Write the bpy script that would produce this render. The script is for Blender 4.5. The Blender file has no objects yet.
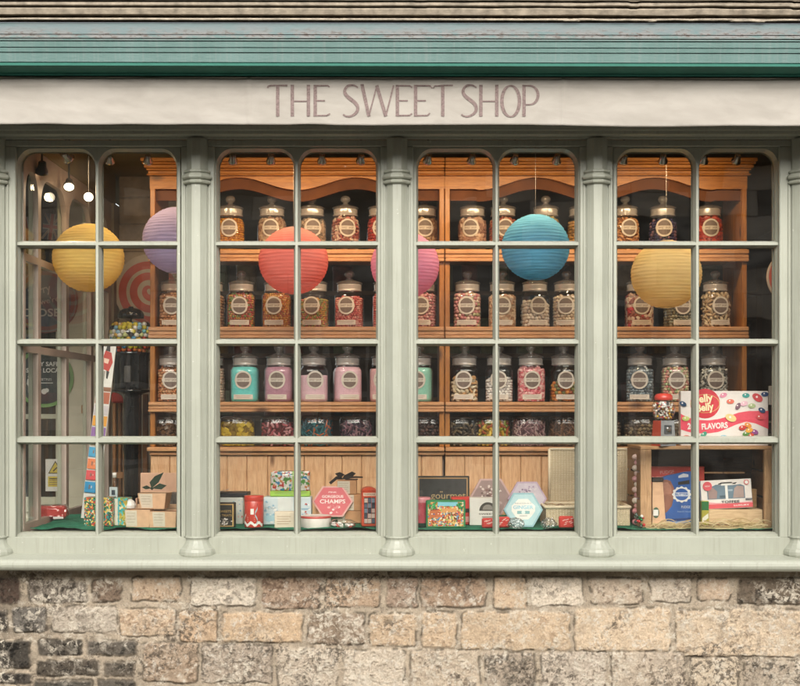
import bpy, math, random
import numpy as np
from mathutils import Matrix, Vector, Euler
random.seed(7)
RS = np.random.RandomState(11)
SC = bpy.context.scene
COL = SC.collection
PI = math.pi

# ------------------------------------------------------------------ measures
# 4 mm per photo pixel in the plane of the shop glass (y = 0); camera 5 m away.
def S(y): return 0.004 * (5.0 + y) / 5.0
def X(px, y=0.0): return (px - 400.0) * S(y)
def Z(py, y=0.0): return 1.5 - (py - 405.0) * S(y)

def lin(c):
    return c / 12.92 if c <= 0.04045 else ((c + 0.055) / 1.055) ** 2.4
def H(h):
    h = h.lstrip('#')
    return tuple(lin(int(h[i:i + 2], 16) / 255.0) for i in (0, 2, 4))

# ------------------------------------------------------------------ materials
MC = {}
def newmat(name):
    m = bpy.data.materials.new(name); m.use_nodes = True
    nt = m.node_tree
    for n in list(nt.nodes): nt.nodes.remove(n)
    out = nt.nodes.new('ShaderNodeOutputMaterial')
    return m, nt, out
def N(nt, kind, **kw):
    n = nt.nodes.new(kind)
    for k, v in kw.items():
        if k in n.inputs: n.inputs[k].default_value = v
        else: setattr(n, k, v)
    return n
def mixc(nt, fac, a, b, mode='MIX'):
    n = nt.nodes.new('ShaderNodeMix'); n.data_type = 'RGBA'; n.blend_type = mode
    for idx, v in ((0, fac), (6, a), (7, b)):
        if hasattr(v, 'links'): nt.links.new(v, n.inputs[idx])
        else: n.inputs[idx].default_value = v if idx == 0 else (tuple(v) + (1,))[:4]
    return n.outputs[2]
def ramp(nt, src, stops, interp='LINEAR'):
    r = nt.nodes.new('ShaderNodeValToRGB'); r.color_ramp.interpolation = interp
    els = r.color_ramp.elements
    while len(els) < len(stops): els.new(0.5)
    for e, (p, c) in zip(els, stops):
        e.position = p
        e.color = (c, c, c, 1) if isinstance(c, (int, float)) else tuple(c) + (1,)
    nt.links.new(src, r.inputs[0]); return r.outputs[0]
def coords(nt, scale=(1, 1, 1), kind='Object', rot=(0, 0, 0), loc=(0, 0, 0)):
    tc = nt.nodes.new('ShaderNodeTexCoord'); mp = nt.nodes.new('ShaderNodeMapping')
    mp.inputs['Scale'].default_value = scale; mp.inputs['Rotation'].default_value = rot
    mp.inputs['Location'].default_value = loc
    nt.links.new(tc.outputs[kind], mp.inputs[0]); return mp.outputs[0]
def noise(nt, vec, scale=5, detail=4, rough=0.55, dist=0.0):
    n = nt.nodes.new('ShaderNodeTexNoise')
    n.inputs['Scale'].default_value = scale; n.inputs['Detail'].default_value = detail
    n.inputs['Roughness'].default_value = rough; n.inputs['Distortion'].default_value = dist
    if vec is not None: nt.links.new(vec, n.inputs['Vector'])
    return n.outputs[0]
def bump(nt, height, strength=0.3, dist=0.01):
    b = nt.nodes.new('ShaderNodeBump'); b.inputs['Strength'].default_value = strength
    b.inputs['Distance'].default_value = dist; nt.links.new(height, b.inputs['Height'])
    return b.outputs[0]
def bsdf(nt, out, color, rough=0.5, metallic=0.0, normal=None, spec=0.5, **kw):
    b = nt.nodes.new('ShaderNodeBsdfPrincipled')
    if hasattr(color, 'links'): nt.links.new(color, b.inputs['Base Color'])
    else: b.inputs['Base Color'].default_value = tuple(color) + (1,)
    if hasattr(rough, 'links'): nt.links.new(rough, b.inputs['Roughness'])
    else: b.inputs['Roughness'].default_value = rough
    b.inputs['Metallic'].default_value = metallic
    b.inputs['Specular IOR Level'].default_value = spec
    for k, v in kw.items(): b.inputs[k.replace('_', ' ')].default_value = v
    if normal is not None: nt.links.new(normal, b.inputs['Normal'])
    nt.links.new(b.outputs[0], out.inputs[0]); return b

def plain(hexc, rough=0.5, var=0.10, scale=18, bmp=0.0, metallic=0.0, spec=0.5, name=None):
    key = ('plain', hexc, rough, var, scale, bmp, metallic, spec)
    if key in MC: return MC[key]
    m, nt, out = newmat(name or 'surface_' + str(len(MC)))
    c = H(hexc) if isinstance(hexc, str) else hexc
    v = coords(nt); n = noise(nt, v, scale, 3)
    a = tuple(x * (1 - var) for x in c); b = tuple(min(1, x * (1 + var)) for x in c)
    col = mixc(nt, ramp(nt, n, [(0.3, 0.0), (0.7, 1.0)]), a, b)
    nrm = bump(nt, noise(nt, v, scale * 6, 3), bmp, 0.002) if bmp else None
    bsdf(nt, out, col, rough, metallic, nrm, spec)
    MC[key] = m; return m

def wood(name, c1, c2, knot, axis='X', rough=0.42, scale=1.0, gloss=0.5):
    key = ('wood', name)
    if key in MC: return MC[key]
    m, nt, out = newmat(name)
    st = {'X': (1.6, 16, 16), 'Z': (16, 16, 1.6)}[axis]
    v = coords(nt, tuple(q * scale for q in st))
    n1 = noise(nt, v, 3.0, 6, 0.6, 0.7); n2 = noise(nt, v, 11.0, 4, 0.6, 0.2)
    col = mixc(nt, ramp(nt, n1, [(0.32, 0.0), (0.68, 1.0)]), H(c1), H(c2))
    col = mixc(nt, ramp(nt, n2, [(0.45, 0.0), (0.62, 0.35)]), col, H(knot))
    kv = coords(nt, {'X': (2.2, 7, 5.5), 'Z': (7, 7, 2.6)}[axis], loc=(0.3, 0.7, 0.2))
    vo = nt.nodes.new('ShaderNodeTexVoronoi'); vo.inputs['Scale'].default_value = 1.25
    nt.links.new(kv, vo.inputs['Vector'])
    kk = ramp(nt, vo.outputs['Distance'], [(0.045, 1.0), (0.14, 0.0)])
    col = mixc(nt, kk, col, tuple(x * 0.45 for x in H(knot)))
    nrm = bump(nt, n2, 0.25, 0.002)
    bsdf(nt, out, col, rough, 0, nrm, gloss)
    MC[key] = m; return m

def thin_glass(name, tint=(1, 1, 1), ior=1.5, rough=0.0, wav=0.0, boost=1.0, film=0.0):
    key = ('tg', name)
    if key in MC: return MC[key]
    m, nt, out = newmat(name)
    tr = N(nt, 'ShaderNodeBsdfTransparent'); tr.inputs[0].default_value = tuple(tint) + (1,)
    gl = N(nt, 'ShaderNodeBsdfGlossy', Roughness=rough)
    lw = N(nt, 'ShaderNodeLayerWeight'); lw.inputs[0].default_value = 0.5      # facing = 1 - |cos|
    pw = N(nt, 'ShaderNodeMath', operation='POWER'); nt.links.new(lw.outputs['Facing'], pw.inputs[0]); pw.inputs[1].default_value = 5.0
    ma = N(nt, 'ShaderNodeMath', operation='MULTIPLY_ADD'); nt.links.new(pw.outputs[0], ma.inputs[0]); ma.inputs[1].default_value = 0.96; ma.inputs[2].default_value = ((ior - 1) / (ior + 1)) ** 2
    mu = N(nt, 'ShaderNodeMath', operation='MULTIPLY', use_clamp=True); mu.inputs[1].default_value = boost
    nt.links.new(ma.outputs[0], mu.inputs[0])
    if wav:
        nb = bump(nt, noise(nt, coords(nt), 3.5, 2), wav, 0.01)
        nt.links.new(nb, gl.inputs['Normal'])
    mx = N(nt, 'ShaderNodeMixShader')
    nt.links.new(mu.outputs[0], mx.inputs[0]); nt.links.new(tr.outputs[0], mx.inputs[1]); nt.links.new(gl.outputs[0], mx.inputs[2])
    res = mx.outputs[0]
    if film:      # dust and wiping marks; the pale diffuse also imitates haze on the glass
        df = N(nt, 'ShaderNodeBsdfDiffuse'); df.inputs[0].default_value = (.8, .78, .74, 1)
        sm = noise(nt, coords(nt, (1.2, 1, 2.4), rot=(0, .6, 0)), 3.0, 6, .68, 1.2); sp = noise(nt, coords(nt), 160, 2, .5)
        a = ramp(nt, sm, [(.38, film * .35), (.70, film * 1.5)]); b_ = ramp(nt, sp, [(.72, 0), (.76, film * 3.0)])
        ad = N(nt, 'ShaderNodeMath', operation='ADD', use_clamp=True); nt.links.new(a, ad.inputs[0]); nt.links.new(b_, ad.inputs[1])
        m2 = N(nt, 'ShaderNodeMixShader'); nt.links.new(ad.outputs[0], m2.inputs[0]); nt.links.new(res, m2.inputs[1]); nt.links.new(df.outputs[0], m2.inputs[2]); res = m2.outputs[0]
    nt.links.new(res, out.inputs[0]); MC[key] = m; return m

def solid_glass(name, tint=(1, 1, 1)):
    key = ('sg', name)
    if key in MC: return MC[key]
    m, nt, out = newmat(name)
    bsdf(nt, out, tint, 0.02, 0, None, 0.5, Transmission_Weight=1.0, IOR=1.45)
    MC[key] = m; return m

def paper(name, hexc):
    key = ('paper', hexc)
    if key in MC: return MC[key]
    m, nt, out = newmat(name)
    v = coords(nt, (1, 1, 3.0)); c = H(hexc)
    n = noise(nt, v, 14, 4)
    col = mixc(nt, n, tuple(x * 0.86 for x in c), tuple(min(1, x * 1.12) for x in c))
    nrm = bump(nt, noise(nt, coords(nt, (1, 1, 6)), 22, 3), 0.35, 0.004)
    d = N(nt, 'ShaderNodeBsdfDiffuse'); t = N(nt, 'ShaderNodeBsdfTranslucent')
    for q in (d, t):
        nt.links.new(col, q.inputs[0]); nt.links.new(nrm, q.inputs['Normal'])
    mx = N(nt, 'ShaderNodeMixShader'); mx.inputs[0].default_value = 0.48
    nt.links.new(d.outputs[0], mx.inputs[1]); nt.links.new(t.outputs[0], mx.inputs[2])
    nt.links.new(mx.outputs[0], out.inputs[0]); MC[key] = m; return m

def emis(name, c, s):
    m, nt, out = newmat(name); e = N(nt, 'ShaderNodeEmission', Strength=s)
    e.inputs[0].default_value = tuple(c) + (1,); nt.links.new(e.outputs[0], out.inputs[0]); return m

def busy(name, palette, scale=40, rough=0.35):
    """printed picture: cells of several inks"""
    key = ('busy', name)
    if key in MC: return MC[key]
    m, nt, out = newmat(name)
    v = coords(nt)
    vo = nt.nodes.new('ShaderNodeTexVoronoi'); vo.inputs['Scale'].default_value = scale
    wv = nt.nodes.new('ShaderNodeVectorMath'); wv.operation = 'ADD'
    nn = nt.nodes.new('ShaderNodeTexNoise'); nn.inputs['Scale'].default_value = scale * 0.7
    nt.links.new(v, nn.inputs['Vector'])
    sc = nt.nodes.new('ShaderNodeVectorMath'); sc.operation = 'SCALE'; sc.inputs['Scale'].default_value = 1.2 / scale
    nt.links.new(nn.outputs[1], sc.inputs[0]); nt.links.new(v, wv.inputs[0]); nt.links.new(sc.outputs[0], wv.inputs[1])
    nt.links.new(wv.outputs[0], vo.inputs['Vector'])
    sep = nt.nodes.new('ShaderNodeSeparateColor'); nt.links.new(vo.outputs['Color'], sep.inputs[0])
    k = len(palette)
    col = ramp(nt, sep.outputs[0], [(i / k, H(c)) for i, c in enumerate(palette)], 'CONSTANT')
    bsdf(nt, out, col, rough); MC[key] = m; return m

# ------------------------------------------------------------------ geometry
class G:
    def __init__(s):
        s.v = []; s.nv = 0; s.f = []; s.mi = []; s.sm = []; s.mats = []
    def m(s, mat):
        if mat not in s.mats: s.mats.append(mat)
        return s.mats.index(mat)
    def add(s, v, f, mat, smooth=False, M=None):
        v = np.asarray(v, dtype=float).reshape(-1, 3)
        if M is not None:
            a = np.array(M); v = v @ a[:3, :3].T + a[:3, 3]
        o = s.nv; s.v.append(v); s.nv += len(v); k = s.m(mat)
        s.f.extend([tuple(i + o for i in q) for q in f])
        s.mi.extend([k] * len(f)); s.sm.extend([smooth] * len(f))
        return s
    def box(s, x0, x1, y0, y1, z0, z1, mat, bev=0.0, M=None):
        if x0 > x1: x0, x1 = x1, x0
        if y0 > y1: y0, y1 = y1, y0
        if z0 > z1: z0, z1 = z1, z0
        b = min(bev, (x1 - x0) * .45, (y1 - y0) * .45, (z1 - z0) * .45)
        if b <= 0:
            v = [(x, y, z) for z in (z0, z1) for y in (y0, y1) for x in (x0, x1)]
            f = [(0, 2, 3, 1), (4, 5, 7, 6), (0, 1, 5, 4), (2, 6, 7, 3), (0, 4, 6, 2), (1, 3, 7, 5)]
            return s.add(v, f, mat, False, M)
        # chamfered: 24 vertices
        v = []; idx = {}
        for cx in (0, 1):
            for cy in (0, 1):
                for cz in (0, 1):
                    for ax in range(3):
                        p = [(x0, x1)[cx], (y0, y1)[cy], (z0, z1)[cz]]
                        sg = [(1, -1)[cx], (1, -1)[cy], (1, -1)[cz]]
                        for a2 in range(3):
                            if a2 != ax: p[a2] += sg[a2] * b
                        idx[(cx, cy, cz, ax)] = len(v); v.append(p)
        f = []
        for ax in range(3):
            a, c = [q for q in range(3) if q != ax]
            for e in (0, 1):
                q = []
                for (i, j) in ((0, 0), (1, 0), (1, 1), (0, 1)):
                    k = [0, 0, 0]; k[ax] = e; k[a] = i; k[c] = j
                    q.append(idx[(k[0], k[1], k[2], ax)])
                flip = (e == 0) ^ (ax == 1)
                f.append(tuple(reversed(q)) if flip else tuple(q))
        for ax in range(3):   # edges along ax
            a, c = [q for q in range(3) if q != ax]
            for i in (0, 1):
                for j in (0, 1):
                    def K(e, fa):
                        k = [0, 0, 0]; k[ax] = e; k[a] = i; k[c] = j
                        return idx[(k[0], k[1], k[2], fa)]
                    f.append((K(0, a), K(1, a), K(1, c), K(0, c)))
        for cx in (0, 1):
            for cy in (0, 1):
                for cz in (0, 1):
                    f.append(tuple(idx[(cx, cy, cz, a)] for a in range(3)))
        return s.add(v, f, mat, False, M)
    def lathe(s, prof, mat, seg=24, M=None, smooth=True, rot=0.0, sup=2.0, cap=True, a0=0, a1=2 * PI):
        v = []; f = []; n = len(prof)
        for i in range(seg):
            t = rot + 2 * PI * i / seg; c, q = math.cos(t), math.sin(t)
            k = 1.0 if sup == 2.0 else (abs(c) ** sup + abs(q) ** sup) ** (-1.0 / sup)
            for r, z in prof: v.append((r * c * k, r * q * k, z))
        for i in range(seg):
            j = (i + 1) % seg
            for a in range(n - 1):
                f.append((i * n + a, j * n + a, j * n + a + 1, i * n + a + 1))
        if cap:
            f.append(tuple(i * n for i in range(seg))[::-1]); f.append(tuple(i * n + n - 1 for i in range(seg)))
        return s.add(v, f, mat, smooth, M)
    def tube(s, pts, r, mat, seg=8, M=None, smooth=True):
        pts = [Vector(p) for p in pts]; v = []; f = []
        n = len(pts)
        for i, p in enumerate(pts):
            d = (pts[min(i + 1, n - 1)] - pts[max(i - 1, 0)]).normalized()
            up = Vector((0, 0, 1)) if abs(d.z) < 0.9 else Vector((1, 0, 0))
            a = d.cross(up).normalized(); b = d.cross(a)
            rr = r[i] if isinstance(r, (list, tuple)) else r
            for k in range(seg):
                t = 2 * PI * k / seg; v.append(p + a * (rr * math.cos(t)) + b * (rr * math.sin(t)))
        for i in range(n - 1):
            for k in range(seg):
                k2 = (k + 1) % seg
                f.append((i * seg + k, i * seg + k2, (i + 1) * seg + k2, (i + 1) * seg + k))
        f.append(tuple(range(seg))[::-1]); f.append(tuple((n - 1) * seg + k for k in range(seg)))
        return s.add([tuple(q) for q in v], f, mat, smooth, M)
    def extr(s, prof, x0, x1, mat, M=None, smooth=False, nx=1, tilt=0.0):
        """closed profile of (y, z) points swept along x"""
        v = []; f = []; n = len(prof)
        for i in range(nx + 1):
            x = x0 + (x1 - x0) * i / nx
            for (y, z) in prof: v.append((x, y, z + tilt * x))
        for i in range(nx):
            for k in range(n):
                k2 = (k + 1) % n
                f.append((i * n + k, i * n + k2, (i + 1) * n + k2, (i + 1) * n + k))
        f.append(tuple(range(n))[::-1]); f.append(tuple(nx * n + k for k in range(n)))
        return s.add(v, f, mat, smooth, M)
    def prism(s, poly, y0, y1, mat, M=None, side=None):
        """polygon of (x, z) points, front face at y0, thickness to y1"""
        n = len(poly)
        v = [(x, y0, z) for x, z in poly] + [(x, y1, z) for x, z in poly]
        s.add(v, [tuple(range(n)), tuple(range(2 * n - 1, n - 1, -1))], mat, False, M)
        s.add(v, [(i, i + n, (i + 1) % n + n, (i + 1) % n) for i in range(n)], side or mat, False, M)
        return s
    def build(s, name, parent=None, loc=None, fix=True):
        me = bpy.data.meshes.new(name)
        v = np.concatenate(s.v) if s.v else np.zeros((0, 3))
        me.from_pydata(v.tolist(), [], s.f)
        for mt in s.mats: me.materials.append(mt)
        me.polygons.foreach_set('material_index', s.mi)
        me.polygons.foreach_set('use_smooth', s.sm)
        me.update()
        o = bpy.data.objects.new(name, me); COL.objects.link(o)
        if parent is not None: o.parent = parent
        if loc is not None: o.location = loc
        return o

def tag(o, label=None, cat=None, group=None, kind=None):
    if label: o['label'] = label
    if cat: o['category'] = cat
    if group: o['group'] = group
    if kind: o['kind'] = kind
    return o
def thing(name, loc, label, cat, group=None, rz=0.0, rx=0.0, ry=0.0):
    o = bpy.data.objects.new(name, None); COL.objects.link(o)
    o.location = loc; o.rotation_euler = (rx, ry, rz); o.empty_display_size = 0.05
    return tag(o, label, cat, group)

TC = {}
def glyphs(txt, bold=0.0, spacing=1.0):
    key = (txt, bold, spacing)
    if key in TC: return TC[key]
    cu = bpy.data.curves.new('tmp', 'FONT'); cu.body = txt; cu.size = 1.0
    cu.align_x = 'CENTER'; cu.align_y = 'CENTER'; cu.offset = bold; cu.resolution_u = 3; cu.space_character = spacing
    ob = bpy.data.objects.new('tmp', cu); COL.objects.link(ob)
    dg = bpy.context.evaluated_depsgraph_get()
    me = bpy.data.meshes.new_from_object(ob.evaluated_get(dg))
    v = [(p.co.x, 0.0, p.co.y) for p in me.vertices]; f = [tuple(p.vertices) for p in me.polygons]
    bpy.data.objects.remove(ob); bpy.data.curves.remove(cu); bpy.data.meshes.remove(me)
    TC[key] = (v, f); return TC[key]
def text(g, txt, x, z, h, mat, y=0.0, w=None, bold=0.0, rot=0.0, M=None, spacing=1.0):
    """lettering in the xz plane, h = capital height; w = total width if given"""
    v, f = glyphs(txt, bold, spacing)
    if not v: return
    a = np.array(v); wid = a[:, 0].max() - a[:, 0].min(); k = h / 0.70
    kx = k if w is None else w / max(wid, 1e-6)
    a = a * np.array([kx, 1, k]); a[:, 0] -= (a[:, 0].max() + a[:, 0].min()) / 2; a[:, 2] -= (a[:, 2].max() + a[:, 2].min()) / 2
    c, q = math.cos(rot), math.sin(rot)
    b = a.copy(); b[:, 0] = a[:, 0] * c - a[:, 2] * q + x; b[:, 2] = a[:, 0] * q + a[:, 2] * c + z; b[:, 1] = y
    # keep normals facing the viewer (-y)
    g.add(b, f, mat, False, M)

def vn2(x, y, seed=0):
    """value noise on numpy arrays"""
    rs = np.random.RandomState(seed); T = rs.rand(256, 256)
    xi = np.floor(x).astype(int); yi = np.floor(y).astype(int)
    xf = x - xi; yf = y - yi; u = xf * xf * (3 - 2 * xf); w = yf * yf * (3 - 2 * yf)
    g = lambda a, b: T[a % 256, b % 256]
    return (g(xi, yi) * (1 - u) + g(xi + 1, yi) * u) * (1 - w) + (g(xi, yi + 1) * (1 - u) + g(xi + 1, yi + 1) * u) * w
def fbm(x, y, oct=4, seed=0, gain=0.55):
    t = 0; a = 1; n = 0
    for i in range(oct):
        t = t + a * vn2(x * 2 ** i, y * 2 ** i, seed + i); n += a; a *= gain
    return t / n
# ================================================================== EXTERIOR
def paint_mat():
    m, nt, out = newmat('sage_paint')
    v = coords(nt)
    n = noise(nt, v, 5, 5, 0.6); st = noise(nt, coords(nt, (30, 30, 1.6)), 3, 4, 0.6)
    col = mixc(nt, ramp(nt, n, [(0.3, 0), (0.7, 1)]), (0.308, 0.318, 0.258), (0.360, 0.368, 0.302))
    col = mixc(nt, ramp(nt, st, [(0.50, 0), (0.75, 0.45)]), col, (0.23, 0.235, 0.175))
    ch = noise(nt, v, 60, 2, 0.5)
    col = mixc(nt, ramp(nt, ch, [(0.73, 0), (0.76, 0.4)]), col, (0.62, 0.60, 0.52))
    nrm = bump(nt, st, 0.25, 0.002)
    bsdf(nt, out, col, 0.42, 0, nrm, 0.45); return m
PAINT = paint_mat()
PALEPAINT = plain((0.66, 0.63, 0.56), 0.5, 0.06, name='cream_paint')
GLASS = thin_glass('window_glass', (0.97, 0.97, 0.955), 1.5, 0.0, 0.05, 1.0, film=.0065)

front = thing('shopfront', (0, 0, 0), 'sage green timber shopfront with four arched twelve-light windows above the stone wall', 'shopfront')
front['label'] = 'sage green timber shopfront with four arched eight-pane windows above a stone wall'

def rrect(x0, x1, z0, z1, r, seg=7, low=True):
    """outline, top corners rounded, counter-clockwise seen from -y"""
    p = [(x0, z0), (x1, z0)]
    if r <= 0: return p + [(x1, z1), (x0, z1)]
    for i in range(seg + 1):
        t = (PI / 2) * i / seg; p.append((x1 - r + r * math.cos(t), z1 - r * 1.15 + r * 1.15 * math.sin(t)))
    for i in range(seg + 1):
        t = PI / 2 + (PI / 2) * i / seg; p.append((x0 + r + r * math.cos(t), z1 - r * 1.15 + r * 1.15 * math.sin(t)))
    return p
from mathutils.geometry import delaunay_2d_cdt
def plate(g, outer, holes, y, mat):
    pts = []; edges = []
    for loop in [outer] + holes:
        o = len(pts); pts += [Vector(p) for p in loop]
        edges += [(o + i, o + (i + 1) % len(loop)) for i in range(len(loop))]
    vo, eo, fo, _, _, _ = delaunay_2d_cdt(pts, edges, [], 0, 1e-6)
    def inside(p, loop):
        c = False; n = len(loop)
        for i in range(n):
            a, b = loop[i], loop[(i + 1) % n]
            if (a[1] > p[1]) != (b[1] > p[1]) and p[0] < (b[0] - a[0]) * (p[1] - a[1]) / (b[1] - a[1]) + a[0]: c = not c
        return c
    keep = []
    for q in fo:
        cx = sum(vo[i][0] for i in q) / len(q); cz = sum(vo[i][1] for i in q) / len(q)
        if inside((cx, cz), outer) and not any(inside((cx, cz), h) for h in holes): keep.append(tuple(q))
    g.add([(p[0], y, p[1]) for p in vo], keep, mat)

rows_px = [(152, 241), (248, 338.8), (346, 436.3), (444.3, 532)]
wins = [(20.5, 95.2, 101.8, 176.3), (219, 293.8, 300.3, 376), (418.2, 493, 499.3, 575.5), (617.5, 692.7, 699.3, 774.8)]
YF = -0.024      # sash face
for wi, (a0, a1, b0, b1) in enumerate(wins):
    g = G(); gl = G(); holes = []; c = 0.0085
    for (xa, xb) in ((a0, a1), (b0, b1)):
        for ri, (za, zb) in enumerate(rows_px):
            x0, x1, z1, z0 = X(xa), X(xb), Z(za), Z(zb)
            r = 0.056 if ri == 0 else 0.0
            inner = rrect(x0, x1, z0, z1, r); outer = rrect(x0 - c, x1 + c, z0 - c, z1 + c, r + c if r else 0)
            holes.append(outer); n = len(inner)
            # two-step glazing bevel
            mid = [((p[0] * .45 + q[0] * .55), (p[1] * .45 + q[1] * .55)) for p, q in zip(inner, outer)]
            for (la, ya), (lb, yb) in (((inner, 0.004), (mid, -0.012)), ((mid, -0.012), (outer, YF))):
                v = [(p[0], ya, p[1]) for p in la] + [(p[0], yb, p[1]) for p in lb]
                g.add(v, [(i, (i + 1) % n, (i + 1) % n + n, i + n) for i in range(n)], PAINT)
            # interior rebate
            v = [(p[0], 0.004, p[1]) for p in inner] + [(p[0], 0.030, p[1]) for p in mid]
            g.add(v, [(i, i + n, (i + 1) % n + n, (i + 1) % n) for i in range(n)], PAINT)
            cxp, czp = (x0 + x1) / 2, (z0 + z1) / 2   # each old pane sits a little out of true
            Mp = Matrix.Translation((cxp, .0015, czp)) @ Euler((random.uniform(-.010, .010), 0, random.uniform(-.010, .010))).to_matrix().to_4x4() @ Matrix.Translation((-cxp, -.0015, -czp))
            gl.box(x0 - .004, x1 + .004, 0.0, 0.003, z0 - .004, z1 + .004, GLASS, 0, Mp)
    ox0, ox1, oz0, oz1 = X(a0) - 0.020, X(b1) + 0.020, Z(536.5), Z(148.8)
    outer = [(ox0, oz0), (ox1, oz0), (ox1, oz1), (ox0, oz1)]
    plate(g, outer, holes, YF, PAINT)
    plate(g, outer, [rrect(X(p), X(q), Z(zb), Z(za), 0.056 if za == 152 else 0) for p, q in ((a0, a1), (b0, b1)) for za, zb in rows_px], 0.031, PAINT)
    v = [(p[0], YF, p[1]) for p in outer] + [(p[0], 0.031, p[1]) for p in outer]
    g.add(v, [(i, i + 4, (i + 1) % 4 + 4, (i + 1) % 4) for i in range(4)], PAINT)
    w = g.build('window', front)
    gl.build('glass', w)

# main frame: uprights, head, bottom rail
YM = -0.042
g = G()
edges = [(-1.66, X(16, YM) - .001), (X(181, YM), X(214.3, YM)), (X(380.5, YM), X(413.5, YM)), (X(580, YM), X(613, YM)), (X(779.5, YM), 1.72)]
for i, (x0, x1) in enumerate(edges):
    up = G(); up.box(x0, x1, YM, 0.06, Z(536.7), Z(148.6), PAINT, 0.003)
    up.box(x0 + .01, x1 - .01, 0.061, 0.10, Z(536.7), Z(148.6), PAINT, 0.003)
    up.build('upright', front)
g.box(-1.66, 1.72, YM, 0.08, Z(148.4), Z(137, -.1) + .0, PAINT, 0.002)
g.extr([(YM + .002, Z(139.5, YM)), (-0.058, Z(138.5, -.06)), (-0.060, Z(136.5, -.06)), (-0.072, Z(136, -.07)), (-0.085, Z(134, -.085)), (-0.088, Z(130.5, -.09)), (-0.105, Z(130, -.1)), (-0.110, Z(126, -.1)), (-0.110, Z(112, -.1)), (YM + .002, Z(112, YM))], -1.70, 1.76, PAINT)
g.build('head_rail', front)
g = G(); g.box(-1.66, 1.72, YM, 0.08, Z(561, YM), Z(536.8, YM), PAINT, 0.003); g.build('bottom_rail', front)
# sill with a bull-nose, lifting slightly at its ends
g = G(); prof = []
zt, zb = Z(559.3, -.13), Z(572, -.14)
prof = [(0.06, zt + .012), (-0.05, zt + .010), (-0.112, zt + .001)]
for i in range(9):
    t = PI / 2 - PI * i / 8; prof.append((-0.118 - 0.024 * math.cos(t), (zt + zb) / 2 + (zt - zb) / 2 * math.sin(t)))
prof += [(-0.10, zb), (-0.098, zb + .012), (0.06, zb + .012)]
g.extr(prof, -1.69, 1.74, PAINT, smooth=False, nx=24, tilt=-0.0016); g.build('sill', front)
# engaged octagonal columns
for px in (-5.5, 197, 397, 597, 802):
    cx = X(px, -0.05); M = Matrix.Translation((cx, YM + .006, 0))
    c = G(); oct_ = dict(seg=8, rot=PI / 8, smooth=False)
    k = 1 / math.cos(PI / 8)
    c.lathe([(0.040 * k, Z(540, -.08)), (0.040 * k, Z(182, -.08)), (0.040 * k, Z(170, -.08)), (0.040 * k, Z(137, -.09))], PAINT, M=M, **oct_)
    co = c.build('column', front)
    for s in (-1, 1):   # slim flat fillets beside the shaft
        f = G(); f.box(cx + s * .046, cx + s * .054, YM - .006, YM, Z(537, -.05), Z(183, -.05), PAINT, 0.002); f.build('fillet', co)
    c = G(); z = lambda p: Z(p, -.1)
    pr = [(0.040, z(168.0)), (0.048, z(168.2)), (0.052, z(169.2)), (0.052, z(170.4)), (0.046, z(171.6)), (0.046, z(172.3)), (0.055, z(173.0)), (0.0585, z(174.6)), (0.0585, z(176.0)), (0.054, z(177.3)), (0.046, z(178.0)), (0.046, z(178.5)), (0.053, z(179.1)), (0.055, z(180.4)), (0.053, z(181.7)), (0.042, z(182.6))]
    c.lathe([(r * k, q) for r, q in pr][::-1], PAINT, M=M, **oct_); c.build('capital', co)
    c = G(); z = lambda p: Z(p, -.11)
    pr = [(0.042, z(537.4)), (0.047, z(537.8)), (0.0475, z(539.2)), (0.0435, z(540.4)), (0.0435, z(542.0)), (0.047, z(544.5)), (0.055, z(547.8)), (0.059, z(549.2)), (0.066, z(550.5)), (0.070, z(553.0)), (0.0705, z(556)), (0.067, z(558.4)), (0.060, z(559.6))]
    c.lathe([(r * 1.02, q) for r, q in pr][::-1], PAINT, M=M, seg=16, rot=PI / 16, smooth=False); c.build('base', co)

# ------------------------------------------------------------------ canvas blind
CANVAS = None
def canvas_mat():
    m, nt, out = newmat('blind_canvas')
    v = coords(nt)
    n = noise(nt, coords(nt, (2.2, 2, 6)), 2.2, 5, 0.62, 0.6)
    col = mixc(nt, ramp(nt, n, [(0.35, 0), (0.72, 1)]), (0.372, 0.345, 0.305), (0.315, 0.290, 0.254))
    st = noise(nt, coords(nt, (5, 2, 40)), 1.5, 4, 0.6, 0.4)
    col = mixc(nt, ramp(nt, st, [(0.60, 0), (0.74, 0.35)]), col, (0.30, 0.26, 0.235))
    nrm = bump(nt, noise(nt, v, 420, 2), 0.25, 0.001)
    bsdf(nt, out, col, 0.85, 0, nrm, 0.1); return m
CANVAS = canvas_mat()
YV = -0.33; TILT = -0.0016
ZVT, ZVB = Z(77.6, YV), Z(125.3, YV)
def vh(x, z):
    """wrinkles of the cloth, metres towards the street"""
    u = np.asarray(x, float); w = np.asarray(z, float)
    d = 0.007 * (fbm(u * 1.9 + w * 5, w * 6 - u * 1.2 + 30, 3, 5) - .5)
    d = d + 0.006 * (fbm(u * 7 + w * 16, w * 13 - u * 6 + 9, 3, 15) - .5)
    for xs in (X(249, YV), X(563, YV), -1.9, 1.85):
        d = d + 0.0035 * np.exp(-((u - xs) / 0.006) ** 2)
    d = d + 0.0035 * np.exp(-((w - (ZVT - .026)) / 0.004) ** 2)
    return d
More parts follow.
